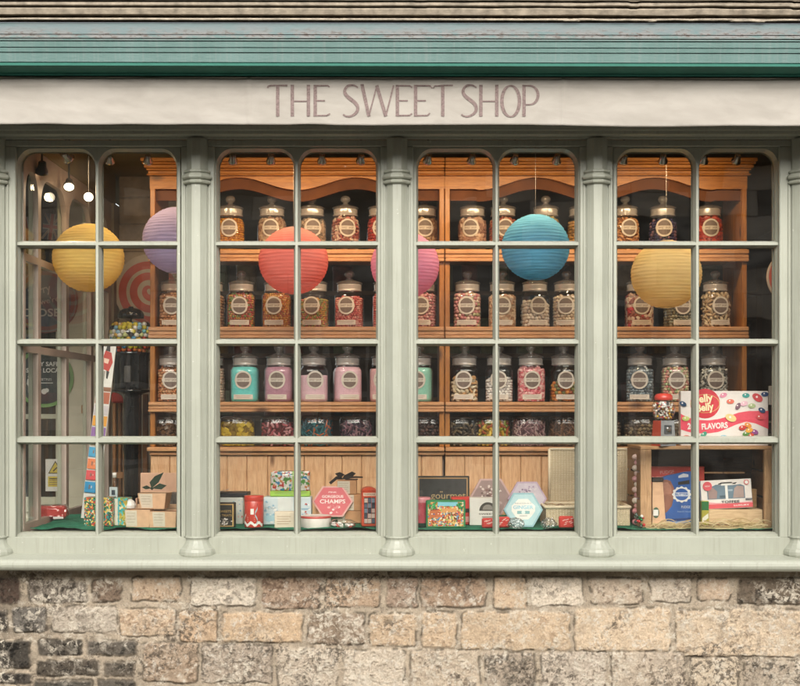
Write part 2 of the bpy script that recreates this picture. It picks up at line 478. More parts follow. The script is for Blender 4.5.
def sheet(g, xs, zs_of, yf, mat, thick=0.0025):
    nx = len(xs); nz = 26; P = []
    for j in range(nz):
        z = zs_of(xs, j / (nz - 1)); P.append(np.stack([xs, yf(xs, z), z], 1))
    P = np.array(P).reshape(-1, 3); B = P + np.array([0, thick, 0]); n = nx * nz
    f = []
    for j in range(nz - 1):
        for i in range(nx - 1):
            a = j * nx + i; f.append((a, a + 1, a + nx + 1, a + nx)); f.append((a + n, a + nx + n, a + nx + 1 + n, a + 1 + n))
    for i in range(nx - 1):
        a = i; f.append((a, a + n, a + 1 + n, a + 1)); a = (nz - 1) * nx + i; f.append((a, a + 1, a + 1 + n, a + n))
    g.add(np.concatenate([P, B]), f, mat, True)
blind = thing('awning', (0, 0, 0), 'rolled-up cream canvas blind lettered THE SWEET SHOP above the windows', 'awning')
g = G(); xs = np.linspace(-2.75, 2.75, 900)
def zs(x, t):
    bot = ZVB + 0.006 * (vn2(x * 2.3 + 7, x * 0, 4) - .5) + 0.003 * (vn2(x * 9, x * 0 + 3, 8) - .5)
    return ZVT + (bot - ZVT) * t + TILT * x
sheet(g, xs, zs, lambda x, z: YV - vh(x, z - TILT * x), CANVAS)
# cloth running back over the roller
g.extr([(YV + .002, ZVT - .004), (YV - .002, ZVT), (YV + .005, ZVT + .004), (-0.13, ZVT + .03), (-0.13, ZVT + .018), (YV + .012, ZVT - .008)], -2.75, 2.75, CANVAS, tilt=TILT)
blv = g.build('valance', blind)
g = G(); g.lathe([(0.045, -2.7), (0.045, 2.7)], CANVAS, 20, Matrix.Translation((0, -0.165, Z(98, -.16))) @ Matrix.Rotation(PI / 2, 4, 'Y')); g.build('roller', blind)
INK = plain((0.175, 0.125, 0.115), 0.8, 0.35, 160, name='faded_lettering')
def conv1(a, b): return (250 + a / 5.333, 72 + b / 5.333)
def conv2(a, b): return (400 + a / 5.333, 72 + b / 5.333)
LG = G()
def ribbon(pts, w, cal=None):
    """stroke through photo-pixel points laid on the canvas; w in pixels (number, list or thin/thick by direction)"""
    P = [Vector(p) for p in pts]
    # resample
    Q = []; W = []
    for i in range(len(P) - 1):
        m = max(2, int((P[i + 1] - P[i]).length / 1.2))
        for k in range(m):
            t = k / m; Q.append(P[i].lerp(P[i + 1], t))
            W.append(None if not isinstance(w, (list, tuple)) else w[i] * (1 - t) + w[i + 1] * t)
    Q.append(P[-1]); W.append(None if not isinstance(w, (list, tuple)) else w[-1])
    L = []; 
    for i, p in enumerate(Q):
        d = (Q[min(i + 1, len(Q) - 1)] - Q[max(i - 1, 0)]).normalized(); nrm = Vector((-d.y, d.x))
        ww = W[i] if W[i] is not None else (w if cal is None else cal[0] + (cal[1] - cal[0]) * abs(d.y) ** 1.5)
        L.append((p + nrm * ww / 2, p - nrm * ww / 2))
    v = []
    for a, b in L:
        for q in (a, b):
            x, z = X(q.x, YV), Z(q.y, YV); v.append((x, YV - float(vh(x, z - TILT * x)) - 0.0022, z))
    LG.add(v, [(2 * i, 2 * i + 1, 2 * i + 3, 2 * i + 2) for i in range(len(L) - 1)], INK)
def arc(cx, cy, rx, ry, a0, a1, n=22):
    return [(cx + rx * math.cos(math.radians(a0 + (a1 - a0) * i / n)), cy - ry * math.sin(math.radians(a0 + (a1 - a0) * i / n))) for i in range(n + 1)]
TK, TN = 3.4, 1.4
def vst(cv, x, y0=70, y1=237, w=TK): ribbon([cv(x, y0), cv(x, y1)], w)
def hst(cv, pts, w=TN): ribbon([cv(*p) for p in pts], w)
c1, c2 = conv1, conv2
hst(c1, [(93, 86), (98, 76), (112, 73), (150, 73), (200, 73)], [1.8, 1.6, 1.3, 1.3, 1.6]); vst(c1, 148, 74)
vst(c1, 226); vst(c1, 312); hst(c1, [(226, 156), (312, 156)])
vst(c1, 348); hst(c1, [(348, 74), (415, 74), (425, 82)]); hst(c1, [(348, 153), (400, 153)]); hst(c1, [(348, 233), (410, 232), (427, 222)])
def S_(cv, x0, x1):
    k = (x1 - x0) / 82.0; pts = [(80, 84), (62, 74), (42, 72), (22, 78), (10, 95), (10, 113), (22, 130), (44, 148), (66, 166), (78, 186), (76, 208), (60, 226), (38, 236), (16, 236), (0, 226)]
    P = [Vector((x0 + a * k, b)) for a, b in pts]; R = []
    for i in range(len(P) - 1):
        p0 = P[max(i - 1, 0)]; p1 = P[i]; p2 = P[i + 1]; p3 = P[min(i + 2, len(P) - 1)]
        for j in range(4):
            t = j / 4; R.append(0.5 * ((2 * p1) + (p2 - p0) * t + (2 * p0 - 5 * p1 + 4 * p2 - p3) * t * t + (-p0 + 3 * p1 - 3 * p2 + p3) * t ** 3))
    R.append(P[-1]); ws = [1.5 + 2.1 * (math.sin(PI * min(1, max(0, (i / len(R) - .08) / .84)))) ** 1.2 for i in range(len(R))]
    ribbon([cv(p.x, p.y) for p in R], ws)
S_(c1, 497, 578)
ribbon([c1(598, 70), c1(634, 236)], TK); ribbon([c1(634, 236), c1(676, 74)], TN); ribbon([c1(676, 72), c1(724, 236)], TK); ribbon([c1(724, 236), c1(766, 72)], TN + .2)
hst(c1, [(590, 70), (606, 70)], 1.2)
vst(c1, 786); hst(c1, [(786, 74), (852, 74), (864, 84)]); hst(c1, [(786, 153), (842, 153)]); hst(c1, [(786, 233), (850, 232), (864, 222)])
vst(c2, 83); hst(c2, [(83, 74), (160, 74), (172, 88)]); hst(c2, [(83, 153), (138, 153)]); hst(c2, [(83, 233), (145, 232), (160, 220)])
vst(c2, 228); hst(c2, [(178, 88), (184, 76), (230, 73), (282, 73)], 1.2)
S_(c2, 328, 410)
vst(c2, 431); vst(c2, 516); hst(c2, [(431, 156), (516, 156)])
ribbon([c2(*p) for p in arc(590, 156, 47, 82, 0, 360, 48)], TN, (1.35, 3.5))
vst(c2, 661); ribbon([c2(*p) for p in [(655, 74), (690, 74)] + arc(690, 124, 46, 50, 90, -90, 20) + [(668, 175)]], TN, (1.35, 3.1))
LG.build('lettering', blv)

# ------------------------------------------------------------------ cornice
def teal_mat():
    m, nt, out = newmat('weathered_teal_paint')
    g_ = nt.nodes.new('ShaderNodeNewGeometry'); sp = nt.nodes.new('ShaderNodeSeparateXYZ'); nt.links.new(g_.outputs['Position'], sp.inputs[0])
    v = coords(nt, (1.0, 2, 5))
    n = noise(nt, v, 7, 6, 0.65, 0.4); n2 = noise(nt, coords(nt, (1, 1, 3)), 34, 4, 0.7)
    col = mixc(nt, ramp(nt, noise(nt, coords(nt, (3, 2, 2)), 2.5, 4), [(0.3, 0), (0.7, 1)]), (0.056, 0.122, 0.108), (0.082, 0.155, 0.142))
    dr = noise(nt, coords(nt, (26, 3, 1.2)), 3, 4, .6)
    col = mixc(nt, ramp(nt, dr, [(.5, 0), (.72, .55)]), col, (0.125, 0.165, 0.155))
    # flat upper band is bleached blue, its foot is scabbed and grey
    up = ramp(nt, sp.outputs[2], [(0.0, 0), (1.0, 1)])
    mr = nt.nodes.new('ShaderNodeMapRange'); nt.links.new(sp.outputs[2], mr.inputs[0]); mr.inputs[1].default_value = Z(41, -.42); mr.inputs[2].default_value = Z(33, -.43)
    bl = mixc(nt, ramp(nt, n, [(0.35, 0), (0.75, 0.8)]), (0.100, 0.162, 0.165), (0.145, 0.160, 0.170))
    col = mixc(nt, mr.outputs[0], col, bl)
    mr2 = nt.nodes.new('ShaderNodeMapRange'); nt.links.new(sp.outputs[2], mr2.inputs[0]); mr2.inputs[1].default_value = Z(42.5, -.42); mr2.inputs[2].default_value = Z(38, -.42)
    mr3 = nt.nodes.new('ShaderNodeMapRange'); nt.links.new(sp.outputs[2], mr3.inputs[0]); mr3.inputs[1].default_value = Z(27, -.43); mr3.inputs[2].default_value = Z(35, -.43)
    band = nt.nodes.new('ShaderNodeMath'); band.operation = 'MULTIPLY'; nt.links.new(mr2.outputs[0], band.inputs[0]); nt.links.new(mr3.outputs[0], band.inputs[1])
    sc = nt.nodes.new('ShaderNodeMath'); sc.operation = 'MULTIPLY'; nt.links.new(band.outputs[0], sc.inputs[0])
    nt.links.new(ramp(nt, noise(nt, coords(nt, (1.2, 1, 3)), 9, 6, 0.7), [(0.42, 0), (0.52, 1)]), sc.inputs[1])
    col = mixc(nt, sc.outputs[0], col, (0.17, 0.17, 0.165))
    sc2 = nt.nodes.new('ShaderNodeMath'); sc2.operation = 'MULTIPLY'; nt.links.new(sc.outputs[0], sc2.inputs[0]); nt.links.new(ramp(nt, n2, [(0.52, 0), (0.60, 1)]), sc2.inputs[1])
    col = mixc(nt, sc2.outputs[0], col, (0.075, 0.055, 0.042))
    bsdf(nt, out, col, 0.5, 0, bump(nt, n2, 0.3, 0.003), 0.4); return m
TEAL = teal_mat()
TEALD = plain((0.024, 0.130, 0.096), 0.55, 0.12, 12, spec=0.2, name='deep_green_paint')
corn = thing('fascia_cornice', (0, 0, 0), 'weathered teal moulded cornice with flaking cream moulding over the canvas blind', 'cornice')
def P(py, y):
    if y < -.262: y = -.355 + (y + .262) * .5
    return (y, Z(py, y))
g = G()
g.extr([P(62, -.20), P(76, -.2625), P(76.0, -.268), P(73.5, -.272), P(71.5, -.300), P(68.5, -.345), P(66.3, -.385), P(66, -.392), P(63.4, -.392), P(62.6, -.386), P(62, -.20)], -2.9, 2.9, TEALD, tilt=TILT)
g.build('soffit_moulding', corn)
g = G()
g.extr([P(62.4, -.15), P(62.4, -.398), P(53.4, -.400), P(53.2, -.396), P(52.6, -.396), P(52.4, -.408), P(48.4, -.410), P(48.2, -.404), P(47.6, -.404), P(47.4, -.414), P(41.9, -.416), P(41.7, -.410), P(41.0, -.410), P(40.8, -.424), P(39.4, -.424), P(39.2, -.417), P(38.6, -.417), P(38.3, -.430), P(35.4, -.430), P(35.2, -.425), P(34.7, -.425), P(34.5, -.433), P(23.2, -.436), P(23.0, -.15)], -2.9, 2.9, TEAL, tilt=TILT)
g.build('fascia', corn)
CREAMST = plain((0.285, 0.240, 0.180), 0.7, 0.35, 30, 0.6, name='flaking_cream_paint')
g = G()
prof = [P(22.9, -.15), P(22.9, -.405), P(21.0, -.405), P(20.6, -.462), P(19.8, -.468), P(18.4, -.466), P(17.9, -.425), P(16.2, -.420), P(15.6, -.470), P(14.5, -.484), P(9.2, -.498), P(8.2, -.492), P(7.9, -.452), P(6.9, -.452), P(6.5, -.498), P(5.2, -.512), P(2.6, -.514), P(1.9, -.465), P(0.9, -.465), P(0.5, -.52), P(-3, -.54), P(-9, -.58), P(-14, -.58), P(-16, -.0), P(-16, .1), P(10, .1)]
n0 = len(g.v)
g.extr(prof, -2.95, 2.95, CREAMST, tilt=TILT, nx=700)
# flaked and dented paint: push the lips about, more towards the east end
v = g.v[-1]; amp = 0.25 + 0.75 * (vn2(v[:, 0] * 1.1 + 40, v[:, 0] * 0, 3) > .45)
amp = amp * np.clip((v[:, 0] + 0.3) / 1.4, 0.15, 1)
w = 1.7 * (fbm(v[:, 0] * 9, v[:, 2] * 60, 4, 21) - .5)
msk = (v[:, 1] < -.443)
v[:, 2] += msk * w * 0.018 * amp; v[:, 1] += msk * (fbm(v[:, 0] * 16 + 8, v[:, 2] * 40, 3, 31) - .5) * 0.02 * amp
v[:, 2] -= msk * amp * 0.012 * (vn2(v[:, 0] * 13, v[:, 2] * 18, 51) > .82)
g.build('crown_moulding', corn)
# slip-shadow batten between fascia and valance
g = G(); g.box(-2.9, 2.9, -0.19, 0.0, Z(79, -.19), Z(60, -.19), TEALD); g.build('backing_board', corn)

# ------------------------------------------------------------------ stone stall riser
YS = -0.045
st = [  # px rect, body, blotch, blotch share, roughness
 (-14,578,20,603,'5a4438','2e2620',.5,1),(28,580,87,603,'8d8175','3c352d',.55,1.4),(91,580,122,602,'8a705a','5a4a3c',.35,.8),(131,577,181,602,'c9a986','8d6a4c',.35,1),
 (190,577,256,607,'dccdb8','5b5145',.30,1.4),(262,578,320,609,'b8977a','7a5c46',.45,1.1),(326,579,381,608,'c4a07c','97775c',.3,.9),(387,577,417,608,'b3937a','6d5846',.35,1),
 (420,577,486,608,'b89372','7d6350',.4,.9),(493,577,526,610,'d3b28c','b08a66',.2,.7),(531,577,583,606,'dfcfb9','8c7761',.22,1.2),(590,578,643,605,'ccb59b','8a735e',.38,1.2),(650,578,692,603,'d5c4ae','86705b',.32,1.2),
 (698,578,731,601,'c9ab8c','b39576',.3,.5),(738,578,812,605,'7c6a56','38322b',.5,1.5),(818,578,850,606,'b8977a','7a5c46',.4,1),
 (-16,610,8,632,'544d45','242220',.5,1),(13,607,47,633,'77716a','3b3833',.5,1.3),(51,606,117,633,'c3b5a2','8b7d6d',.35,1.2),(119,609,177,637,'d0b18d','a98562',.35,1.1),(179,611,218,642,'cda77c','a78059',.3,.8),(222,612,303,643,'d6b184','c49a6c',.25,.6),
 (308,613,365,645,'9c8268','cfc1ae',.5,1.3),(369,614,417,647,'cfae86','a88a68',.3,1),(422,612,457,648,'d2b189','a5845f',.3,1),(461,612,570,650,'d3b38b','a9855f',.28,.9),(574,608,671,652,'dabd98','b08f6c',.22,.8),(676,610,806,657,'d8bd9a','9a7b5c',.30,1),(811,610,860,655,'cbb08e','8c6e52',.3,1),
 (-16,640,30,669,'4c4740','1c1b1a',.5,1.2),(38,640,81,655,'625a50','282522',.5,1.2),(86,640,137,656,'6b6359','33302b',.5,1.2),(36,660,98,676,'5c5246','262320',.5,1.2),(103,661,136,677,'6f6457','33302b',.5,1.2),
 (142,643,198,683,'b79a7c','8a6d52',.4,1.1),(201,645,272,683,'b7a48f','6b6055',.42,1.4),(277,648,338,688,'cdbba4','6f675c',.38,1.5),(343,650,405,690,'d3c2ab','8f7f6d',.3,1.4),(410,650,480,690,'ccb79c','84705c',.35,1.2),(485,652,535,691,'b3a08a','5e564c',.42,1.3),
 (541,652,606,690,'c9b8a4','77695b',.35,1.4),(611,652,685,691,'c7b49c','85725f',.35,1.2),(690,657,739,692,'d2bd9f','7c6b59',.3,1),(744,660,806,692,'b9a790','4b4640',.45,1.3),(811,660,860,692,'b9a790','5b5145',.4,1.2),
 (-16,673,30,684,'57504a','23211f',.5,1),(33,680,92,692,'5c5850','2b2926',.5,1.2),(97,680,136,692,'6b645a','33302b',.5,1),
]
rr = random.Random(3); y = 697
pal = ['b8977a', 'cdbba4', 'c9a986', '77716a', 'd3b38b', '9c8268', 'c7b49c', 'b79a7c']
while y < 800:
    x = -60 + rr.random() * 40; hh = rr.choice([26, 33, 38])
    while x < 930:
        w = rr.choice([34, 48, 60, 74, 90]); st.append((x, y, x + w, y + hh, rr.choice(pal), '6d5846', .35, 1.1)); x += w + 5
    y += hh + 5
s_ = S(YS); dx = 0.0030
xs = np.arange(-1.70, 1.80, dx); zs_ = np.arange(0.0, Z(571.5, YS) + .004, dx)
XX, ZZ = np.meshgrid(xs, zs_)
PXX = XX / s_ + 400; PYY = 405 - (ZZ - 1.5) / s_
wx = (fbm(PXX / 11, PYY / 11, 4, 61, .6) - .5) * 5.0; wy = (fbm(PXX / 11 + 50, PYY / 11, 4, 71, .6) - .5) * 4.5
mort = fbm(PXX / 14, PYY / 10, 4, 81); fine = fbm(PXX / 2.2, PYY / 2.2, 3, 91)
hgt = 0.003 * (mort - .5) + 0.0022 * (fine - .5)
def HC(h):
    c = np.array(H(h)); l = c.mean(); return (c * .58 + l * .42 * np.array([1.08, .99, .84])) * 1.10
colr = (HC('bba88e') * (0.66 + 0.60 * mort[..., None])) * (0.86 + .28 * fine[..., None])
colr = colr * (1 - 0.35 * np.clip((110 - PXX) / 120, 0, 1)[..., None] * (fbm(PXX / 18, PYY / 14, 3, 99)[..., None] > .5))
for k, (x0, y0, x1, y1, c0, c1_, sh, ro) in enumerate(st):
    sel = (PXX > x0 - 8) & (PXX < x1 + 8) & (PYY > y0 - 8) & (PYY < y1 + 8)
    if not sel.any(): continue
    px = PXX[sel] + wx[sel]; py = PYY[sel] + wy[sel]
    cx, cy = (x0 + x1) / 2, (y0 + y1) / 2; hx, hy = (x1 - x0) / 2, (y1 - y0) / 2; r = min(3.5, hy * .4)
    qx = np.abs(px - cx) - hx + r; qy = np.abs(py - cy) - hy + r
    d = np.hypot(np.maximum(qx, 0), np.maximum(qy, 0)) + np.minimum(np.maximum(qx, qy), 0) - r
    t = np.clip((-d + 1.2) / (2.6 + 2.5 * ((k * 13) % 5) / 5), 0, 1); t = t * t * (3 - 2 * t)
    n1 = fbm(px / 12 + k * 13, py / 9 + k * 7, 4, 100 + k); n2 = fbm(px / 3.0 + k, py / 3.0, 4, 200 + k, .65)
    n3 = fbm(px / 1.5, py / 1.5, 2, 300 + k)
    pit = np.clip((n2 - .60) / .10, 0, 1) * ro
    hh = 0.0040 + 0.003 * ((k * 37) % 10) / 10 + 0.006 * ro * (n1 - .5) + 0.0065 * ro * (n2 - .5) - 0.0045 * pit
    hgt[sel] = np.where(t > 0, hgt[sel] * (1 - t) + hh * t, hgt[sel])
    b = HC(c0)[None] * (0.70 + 0.58 * n1[:, None]) * (0.84 + .32 * n3[:, None])
    mix = np.clip((0.50 * n2 + 0.50 * n1 - (.62 - .26 * sh)) / .12, 0, 1)[:, None] * (0.85 if sh > .32 else .6)
    b = b * (1 - mix) + HC(c1_)[None] * mix
    lic = np.clip((fbm(px / 5 + 9 * k, py / 5, 5, 400 + k, .75) - (.60 if HC(c0).mean() > .25 else .70)) / .10, 0, 1)[:, None] * (.75 if HC(c0).mean() > .1 else .35)
    b = b * (1 - lic) + np.array([.74, .68, .58])[None] * lic
    colr[sel] = colr[sel] * (1 - t[:, None]) + b * t[:, None]
    crack = np.exp(-((d + .1) / 1.0) ** 2) * np.clip((fbm(px / 10 + 3 * k, py / 10, 3, 500 + k) - .42) / .12, 0, 1)
    colr[sel] = colr[sel] * (1 - .62 * crack[:, None]); hgt[sel] -= .0045 * crack
nz, nx = XX.shape
m, nt, out = newmat('old_stone')
at = nt.nodes.new('ShaderNodeAttribute'); at.attribute_name = 'Col'
n = noise(nt, coords(nt), 150, 6, 0.78)
hs = mixc(nt, ramp(nt, n, [(0.25, 0), (0.75, 1)]), (0.66, 0.65, 0.63), (1.30, 1.28, 1.26))
col = mixc(nt, 1.0, at.outputs[0], hs, 'MULTIPLY')
def both(a, b):
    q = nt.nodes.new('ShaderNodeMath'); q.operation = 'MULTIPLY'; nt.links.new(a, q.inputs[0]); nt.links.new(b, q.inputs[1]); return q.outputs[0]
wide = noise(nt, coords(nt), 5.5, 4, .6, .8); mid_ = noise(nt, coords(nt, loc=(3, 1, 2)), 34, 6, .75, .5); tiny = noise(nt, coords(nt, loc=(1, 5, 4)), 105, 4, .7)
chalk = both(ramp(nt, wide, [(.44, 0), (.60, 1)]), ramp(nt, mid_, [(.50, 0), (.56, .85)]))
col = mixc(nt, chalk, col, (0.52, 0.465, 0.375))
soot = both(ramp(nt, noise(nt, coords(nt, loc=(7, 2, 6)), 4.2, 4, .6, .8), [(.46, 0), (.62, 1)]), ramp(nt, noise(nt, coords(nt, loc=(9, 1, 1)), 46, 6, .75, .4), [(.50, 0), (.55, .85)]))
col = mixc(nt, soot, col, (0.085, 0.068, 0.052))
pits = ramp(nt, tiny, [(.30, .85), (.38, 0)])
col = mixc(nt, pits, col, (0.075, 0.055, 0.040))
bsdf(nt, out, col, 0.9, 0, bump(nt, n, 0.7, 0.004), 0.15); STONE = m
g = G(); wallt = thing('stone_wall', (0, 0, 0), 'weathered buff and soot-blackened stone wall under the shop window sill', 'wall')
V = np.stack([XX, YS + .004 - hgt, ZZ], -1).reshape(-1, 3)
I = np.arange(nz * nx).reshape(nz, nx)
F = np.stack([I[:-1, :-1], I[:-1, 1:], I[1:, 1:], I[1:, :-1]], -1).reshape(-1, 4)
me = bpy.data.meshes.new('stonework'); me.from_pydata(V.tolist(), [], F.tolist()); me.materials.append(STONE)
ca = me.color_attributes.new('Col', 'FLOAT_COLOR', 'POINT')
ca.data.foreach_set('color', np.concatenate([0.72 * colr.reshape(-1, 3), np.ones((nz * nx, 1))], 1).ravel())
me.polygons.foreach_set('use_smooth', [True] * len(me.polygons)); me.update()
o = bpy.data.objects.new('stonework', me); COL.objects.link(o); o.parent = wallt
BLK = plain((0.30, 0.26, 0.21), 0.9, 0.2, 9, 0.4, name='rough_stone')
g = G(); g.box(-1.70, 1.80, YS + .022, 0.10, 0.0, Z(571.5, YS), BLK); g.build('wall_core', wallt)
# ================================================================== SHOP ROOM
OLIVE = plain((0.30, 0.235, 0.115), 0.75, 0.10, 4, name='olive_ceiling_paint')
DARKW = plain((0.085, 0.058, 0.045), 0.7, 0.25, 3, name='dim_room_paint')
FLOORM = wood('shop_floor_boards', '4a3020', '5d3f29', '2a190f', 'X')
def struct(name, g): return tag(g.build(name), kind='structure')
ZC = 2.72
g = G(); g.box(-1.72, 2.6, 0.075, 5.0, ZC, ZC + .1, OLIVE); struct('ceiling', g)
g = G(); g.box(-1.50, 2.6, 0.105, 5.0, -.02, 0.0, FLOORM); struct('floor', g)
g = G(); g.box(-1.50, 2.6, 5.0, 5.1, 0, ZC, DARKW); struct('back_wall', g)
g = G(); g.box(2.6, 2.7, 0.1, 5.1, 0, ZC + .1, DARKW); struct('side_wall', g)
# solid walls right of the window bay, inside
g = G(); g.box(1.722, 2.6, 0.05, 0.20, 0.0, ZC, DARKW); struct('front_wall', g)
# rough wall that closes the left corner behind the striped disc; its courses imitate reflected stone
BOARD = plain((0.40, 0.33, 0.26), 0.8, 0.35, 7, 0.5, name='reflected_stone_block')
g = G(); z = 0.0; k = 0
while z < ZC - .05:
    h = 0.145; x = -1.50 - (k % 2) * .12
    while x < -1.19:
        w = 0.34 + 0.1 * ((k * 7 + int(x * 10)) % 3) / 3
        g.box(max(x, -1.50), min(x + w - .006, -1.18), 1.66 + .004 * ((k * 5 + int(x * 9)) % 3), 1.76, z, min(z + h - .006, ZC), BOARD, .004); x += w
    z += h; k += 1
g.box(-1.50, -1.18, 1.68, 1.78, 0, ZC, BOARD); struct('corner_wall', g)

# ------------------------------------------------------------------ side window of the bay (left)
XS = -1.515
INP = plain((0.50, 0.40, 0.34), 0.5, 0.10, 8, name='inner_frame_paint')
INO = plain((0.52, 0.52, 0.41), 0.5, 0.08, 8, name='outer_frame_paint')
LOBP = plain((0.30, 0.26, 0.20), 0.7, 0.12, 4)
sw = thing('side_window', (0, 0, 0), 'tall arched glazed screen running back between the bay and the door lobby', 'glazed screen')
bars = [(-.1, .06), (.235, .275), (.675, .72), (1.13, 1.18), (1.50, 1.56)]
zr = [(0.985, 1.02), (1.715, 1.745), (2.085, 2.115), (2.46, 2.56)]
def yz_plate(g, x0, x1, outer, holes, mat, mat2):
    h = G(); plate(h, outer, holes, x0, mat); plate(h, outer, holes, x1, mat2)
    for loop in [outer] + holes:
        n = len(loop)
        h.add([(p[0], x0, p[1]) for p in loop] + [(p[0], x1, p[1]) for p in loop], [(i, i + n, (i + 1) % n + n, (i + 1) % n) for i in range(n)], mat)
    v = np.concatenate(h.v)[:, [1, 0, 2]]
    o = g.nv; g.v.append(v); g.nv += len(v)
    for q, mi, sm in zip(h.f, h.mi, h.sm):
        g.f.append(tuple(i + o for i in q)); g.mi.append(g.m(h.mats[mi])); g.sm.append(sm)
holes = []
for i in range(4):
    ya, yb = bars[i][1], bars[i + 1][0]
    for j in range(3):
        holes.append(rrect(ya, yb, zr[j][1], zr[j + 1][0], min(.11, (yb - ya) * .48) if j == 2 else 0, 10))
g = G(); yz_plate(g, XS, XS - .022, [(.035, .90), (1.56, .90), (1.56, 2.56), (.035, 2.56)], [h for h in holes if h[0][0] > .05], INP, INO)
g.build('frame', sw)
g = G()
for y0, y1 in bars[1:]:
    g.box(XS - .043, XS - .0225, y0 + .002, y1 - .002, .90, 2.46, INO, .004)
for z0, z1 in zr[1:3]:
    g.box(XS - .036, XS - .0225, .06, 1.5, z0 + .003, z1 - .003, INO, .003)
g.build('outer_posts', sw)
g = G(); g.box(XS - .012, XS - .008, .05, 1.55, 1.0, 2.5, thin_glass('screen_glass', (.98, .99, .98), 1.5, 0, 0.01, .6)); g.build('glass', sw)
g = G(); g.box(XS - .06, XS, 0.10, 1.56, 0.0, .898, INO); g.build('base_panel', sw)
g = G(); g.box(XS - .06, XS, 0.082, 1.66, 2.562, ZC, OLIVE); g.box(XS - .06, -1.501, 1.561, 1.80, 0, 2.56, LOBP); struct('screen_wall', g)
g = G(); g.box(-1.50, 1.72, 0.11, 0.17, 2.60, ZC - .002, OLIVE, .004); tag(g.build('ceiling_beam'), kind='structure')

# ------------------------------------------------------------------ door lobby beyond the side screen
LOB = plain((0.68, 0.63, 0.50), 0.7, 0.12, 4, name='lobby_plaster')
YD = 1.60
g = G(); g.box(-2.9, X(68, YD), YD + .05, YD + .15, 0, 2.9, LOB); g.box(X(68, YD) , -1.575, YD + .0, YD + .15, 0, 2.9, LOB)
struct('lobby_wall', g)
g = G(); g.box(-2.9, -2.8, 0.1, YD + .15, 0, 2.9, LOB); struct('lobby_side_wall', g)
g = G(); g.box(-2.9, -1.58, 0.1, YD + .15, 2.80, 2.9, plain((.05, .045, .035), .8, .1, 5, name='lobby_ceiling_paint')); struct('lobby_ceiling', g)
door = thing('shop_door', (0, 0, 0), 'glazed shop door in the lobby carrying the round closed sign and stickers', 'door')
DG = plain((0.022, 0.028, 0.026), 0.08, 0.4, 3, name='dark_door_glass')
g = G()
xl, xr = X(-40, YD), X(66, YD)
g.box(xl, xl + .10, YD, YD + .045, 0.02, 2.5, INO, .004); g.box(xr - .055, xr, YD, YD + .045, 0.02, 2.5, INO, .004)
for a, b in ((414, 419), (497, 512), (545, 600), (120, 135)):
    g.box(xl + .1, xr - .055, YD + .002, YD + .043, Z(b, YD), Z(a, YD), INO, .003)
g.box(xl + .1, xr - .055, YD + .02, YD + .03, Z(600, YD), Z(512.1, YD), LOB)
g.build('frame', door)
g = G(); g.box(xl + .1, xr - .055, YD + .018, YD + .026, Z(497, YD), Z(135, YD), DG); g.build('glass', door)

def disc_pts(cx, cz, r, n=40, ry=None, a0=0, a1=360):
    ry = ry or r
    return [(cx + r * math.cos(math.radians(a0 + (a1 - a0) * i / n)), cz + ry * math.sin(math.radians(a0 + (a1 - a0) * i / n))) for i in range(n if a1 - a0 == 360 else n + 1)]
def flat(g, poly, y, mat, M=None): g.add([(x, y, z) for x, z in poly], [tuple(range(len(poly)))], mat, False, M)
def rectp(x0, x1, z0, z1): return [(x0, z0), (x1, z0), (x1, z1), (x0, z1)]
WHT = plain((0.72, 0.71, 0.67), 0.5, 0.04, 20, name='white_print')
CREAMP = plain((0.60, 0.53, 0.42), 0.6, 0.06, 60, name='cream_paper')
BROWNP = plain((0.20, 0.14, 0.11), 0.6, 0.15, 80, name='brown_print')
# closed sign
sg = thing('closed_sign', (X(45, YD - .02), YD - .012, Z(301, YD)), 'round dark red and blue CLOSED sign hanging inside the lobby door glass', 'sign')
g = G(); R = .170
g.prism(disc_pts(0, 0, R), 0, .010, plain((0.20, 0.045, 0.033), .4, .2, 20, name='sign_red'))
flat(g, disc_pts(0, 0, R * .80), -.0006, plain((0.06, 0.09, 0.13), .4, .2, 20, name='sign_blue'))
flat(g, disc_pts(0, 0, R * .97), -.0003, plain((0.16, 0.15, 0.13), .4, .1, 20, name='sign_rim')); flat(g, disc_pts(0, 0, R * .92), -.00045, plain((0.20, 0.045, 0.033), .4, .2, 20))
g.build('board', sg)
g = G(); SL = plain((0.60, 0.56, 0.52), .5, .1, 30, name='sign_lettering')
text(g, 'CLOSED', 0, -.062, .040, SL, -.0012, w=.25, bold=.02); text(g, 'Sorry', -.03, .050, .042, SL, -.0012, w=.12, bold=.01, rot=.25); text(g, "we're", .02, .004, .03, SL, -.0012, w=.10, rot=.2)
g.build('lettering', sg)
# round sticker
sk = thing('round_sticker', (X(43.5, YD - .02), YD - .008, Z(378, YD)), 'dark round STAY SAFE SHOP LOCAL sticker with a light green ring on the lobby door', 'sticker')
g = G(); R = 29.5 * S(YD); s = S(YD)
g.prism(disc_pts(0, 0, R), 0, .003, plain((0.17, 0.36, 0.11), .5, .05, 20, name='lime_ring'))
flat(g, disc_pts(0, 0, R * .885), -.0005, plain((0.022, 0.040, 0.042), .5, .1, 20, name='slate_green_ink')); g.build('disc', sk)
g = G(); text(g, 'STAY SAFE', 0, 14 * s, 4.0 * s, WHT, -.001, w=30 * s, bold=.03); text(g, 'SHOP LOCAL', 0, 7.6 * s, 4.2 * s, WHT, -.001, w=36 * s, bold=.03)
text(g, '2 METRES', 0, -1.5 * s, 2.4 * s, WHT, -.001, w=15 * s); flat(g, rectp(-9 * s, 9 * s, -5.4 * s, -4.6 * s), -.001, WHT)
flat(g, disc_pts(0, -13.5 * s, 2.8 * s, 12), -.001, WHT); flat(g, disc_pts(2.6 * s, -12.4 * s, 2.2 * s, 12), -.0013, WHT)
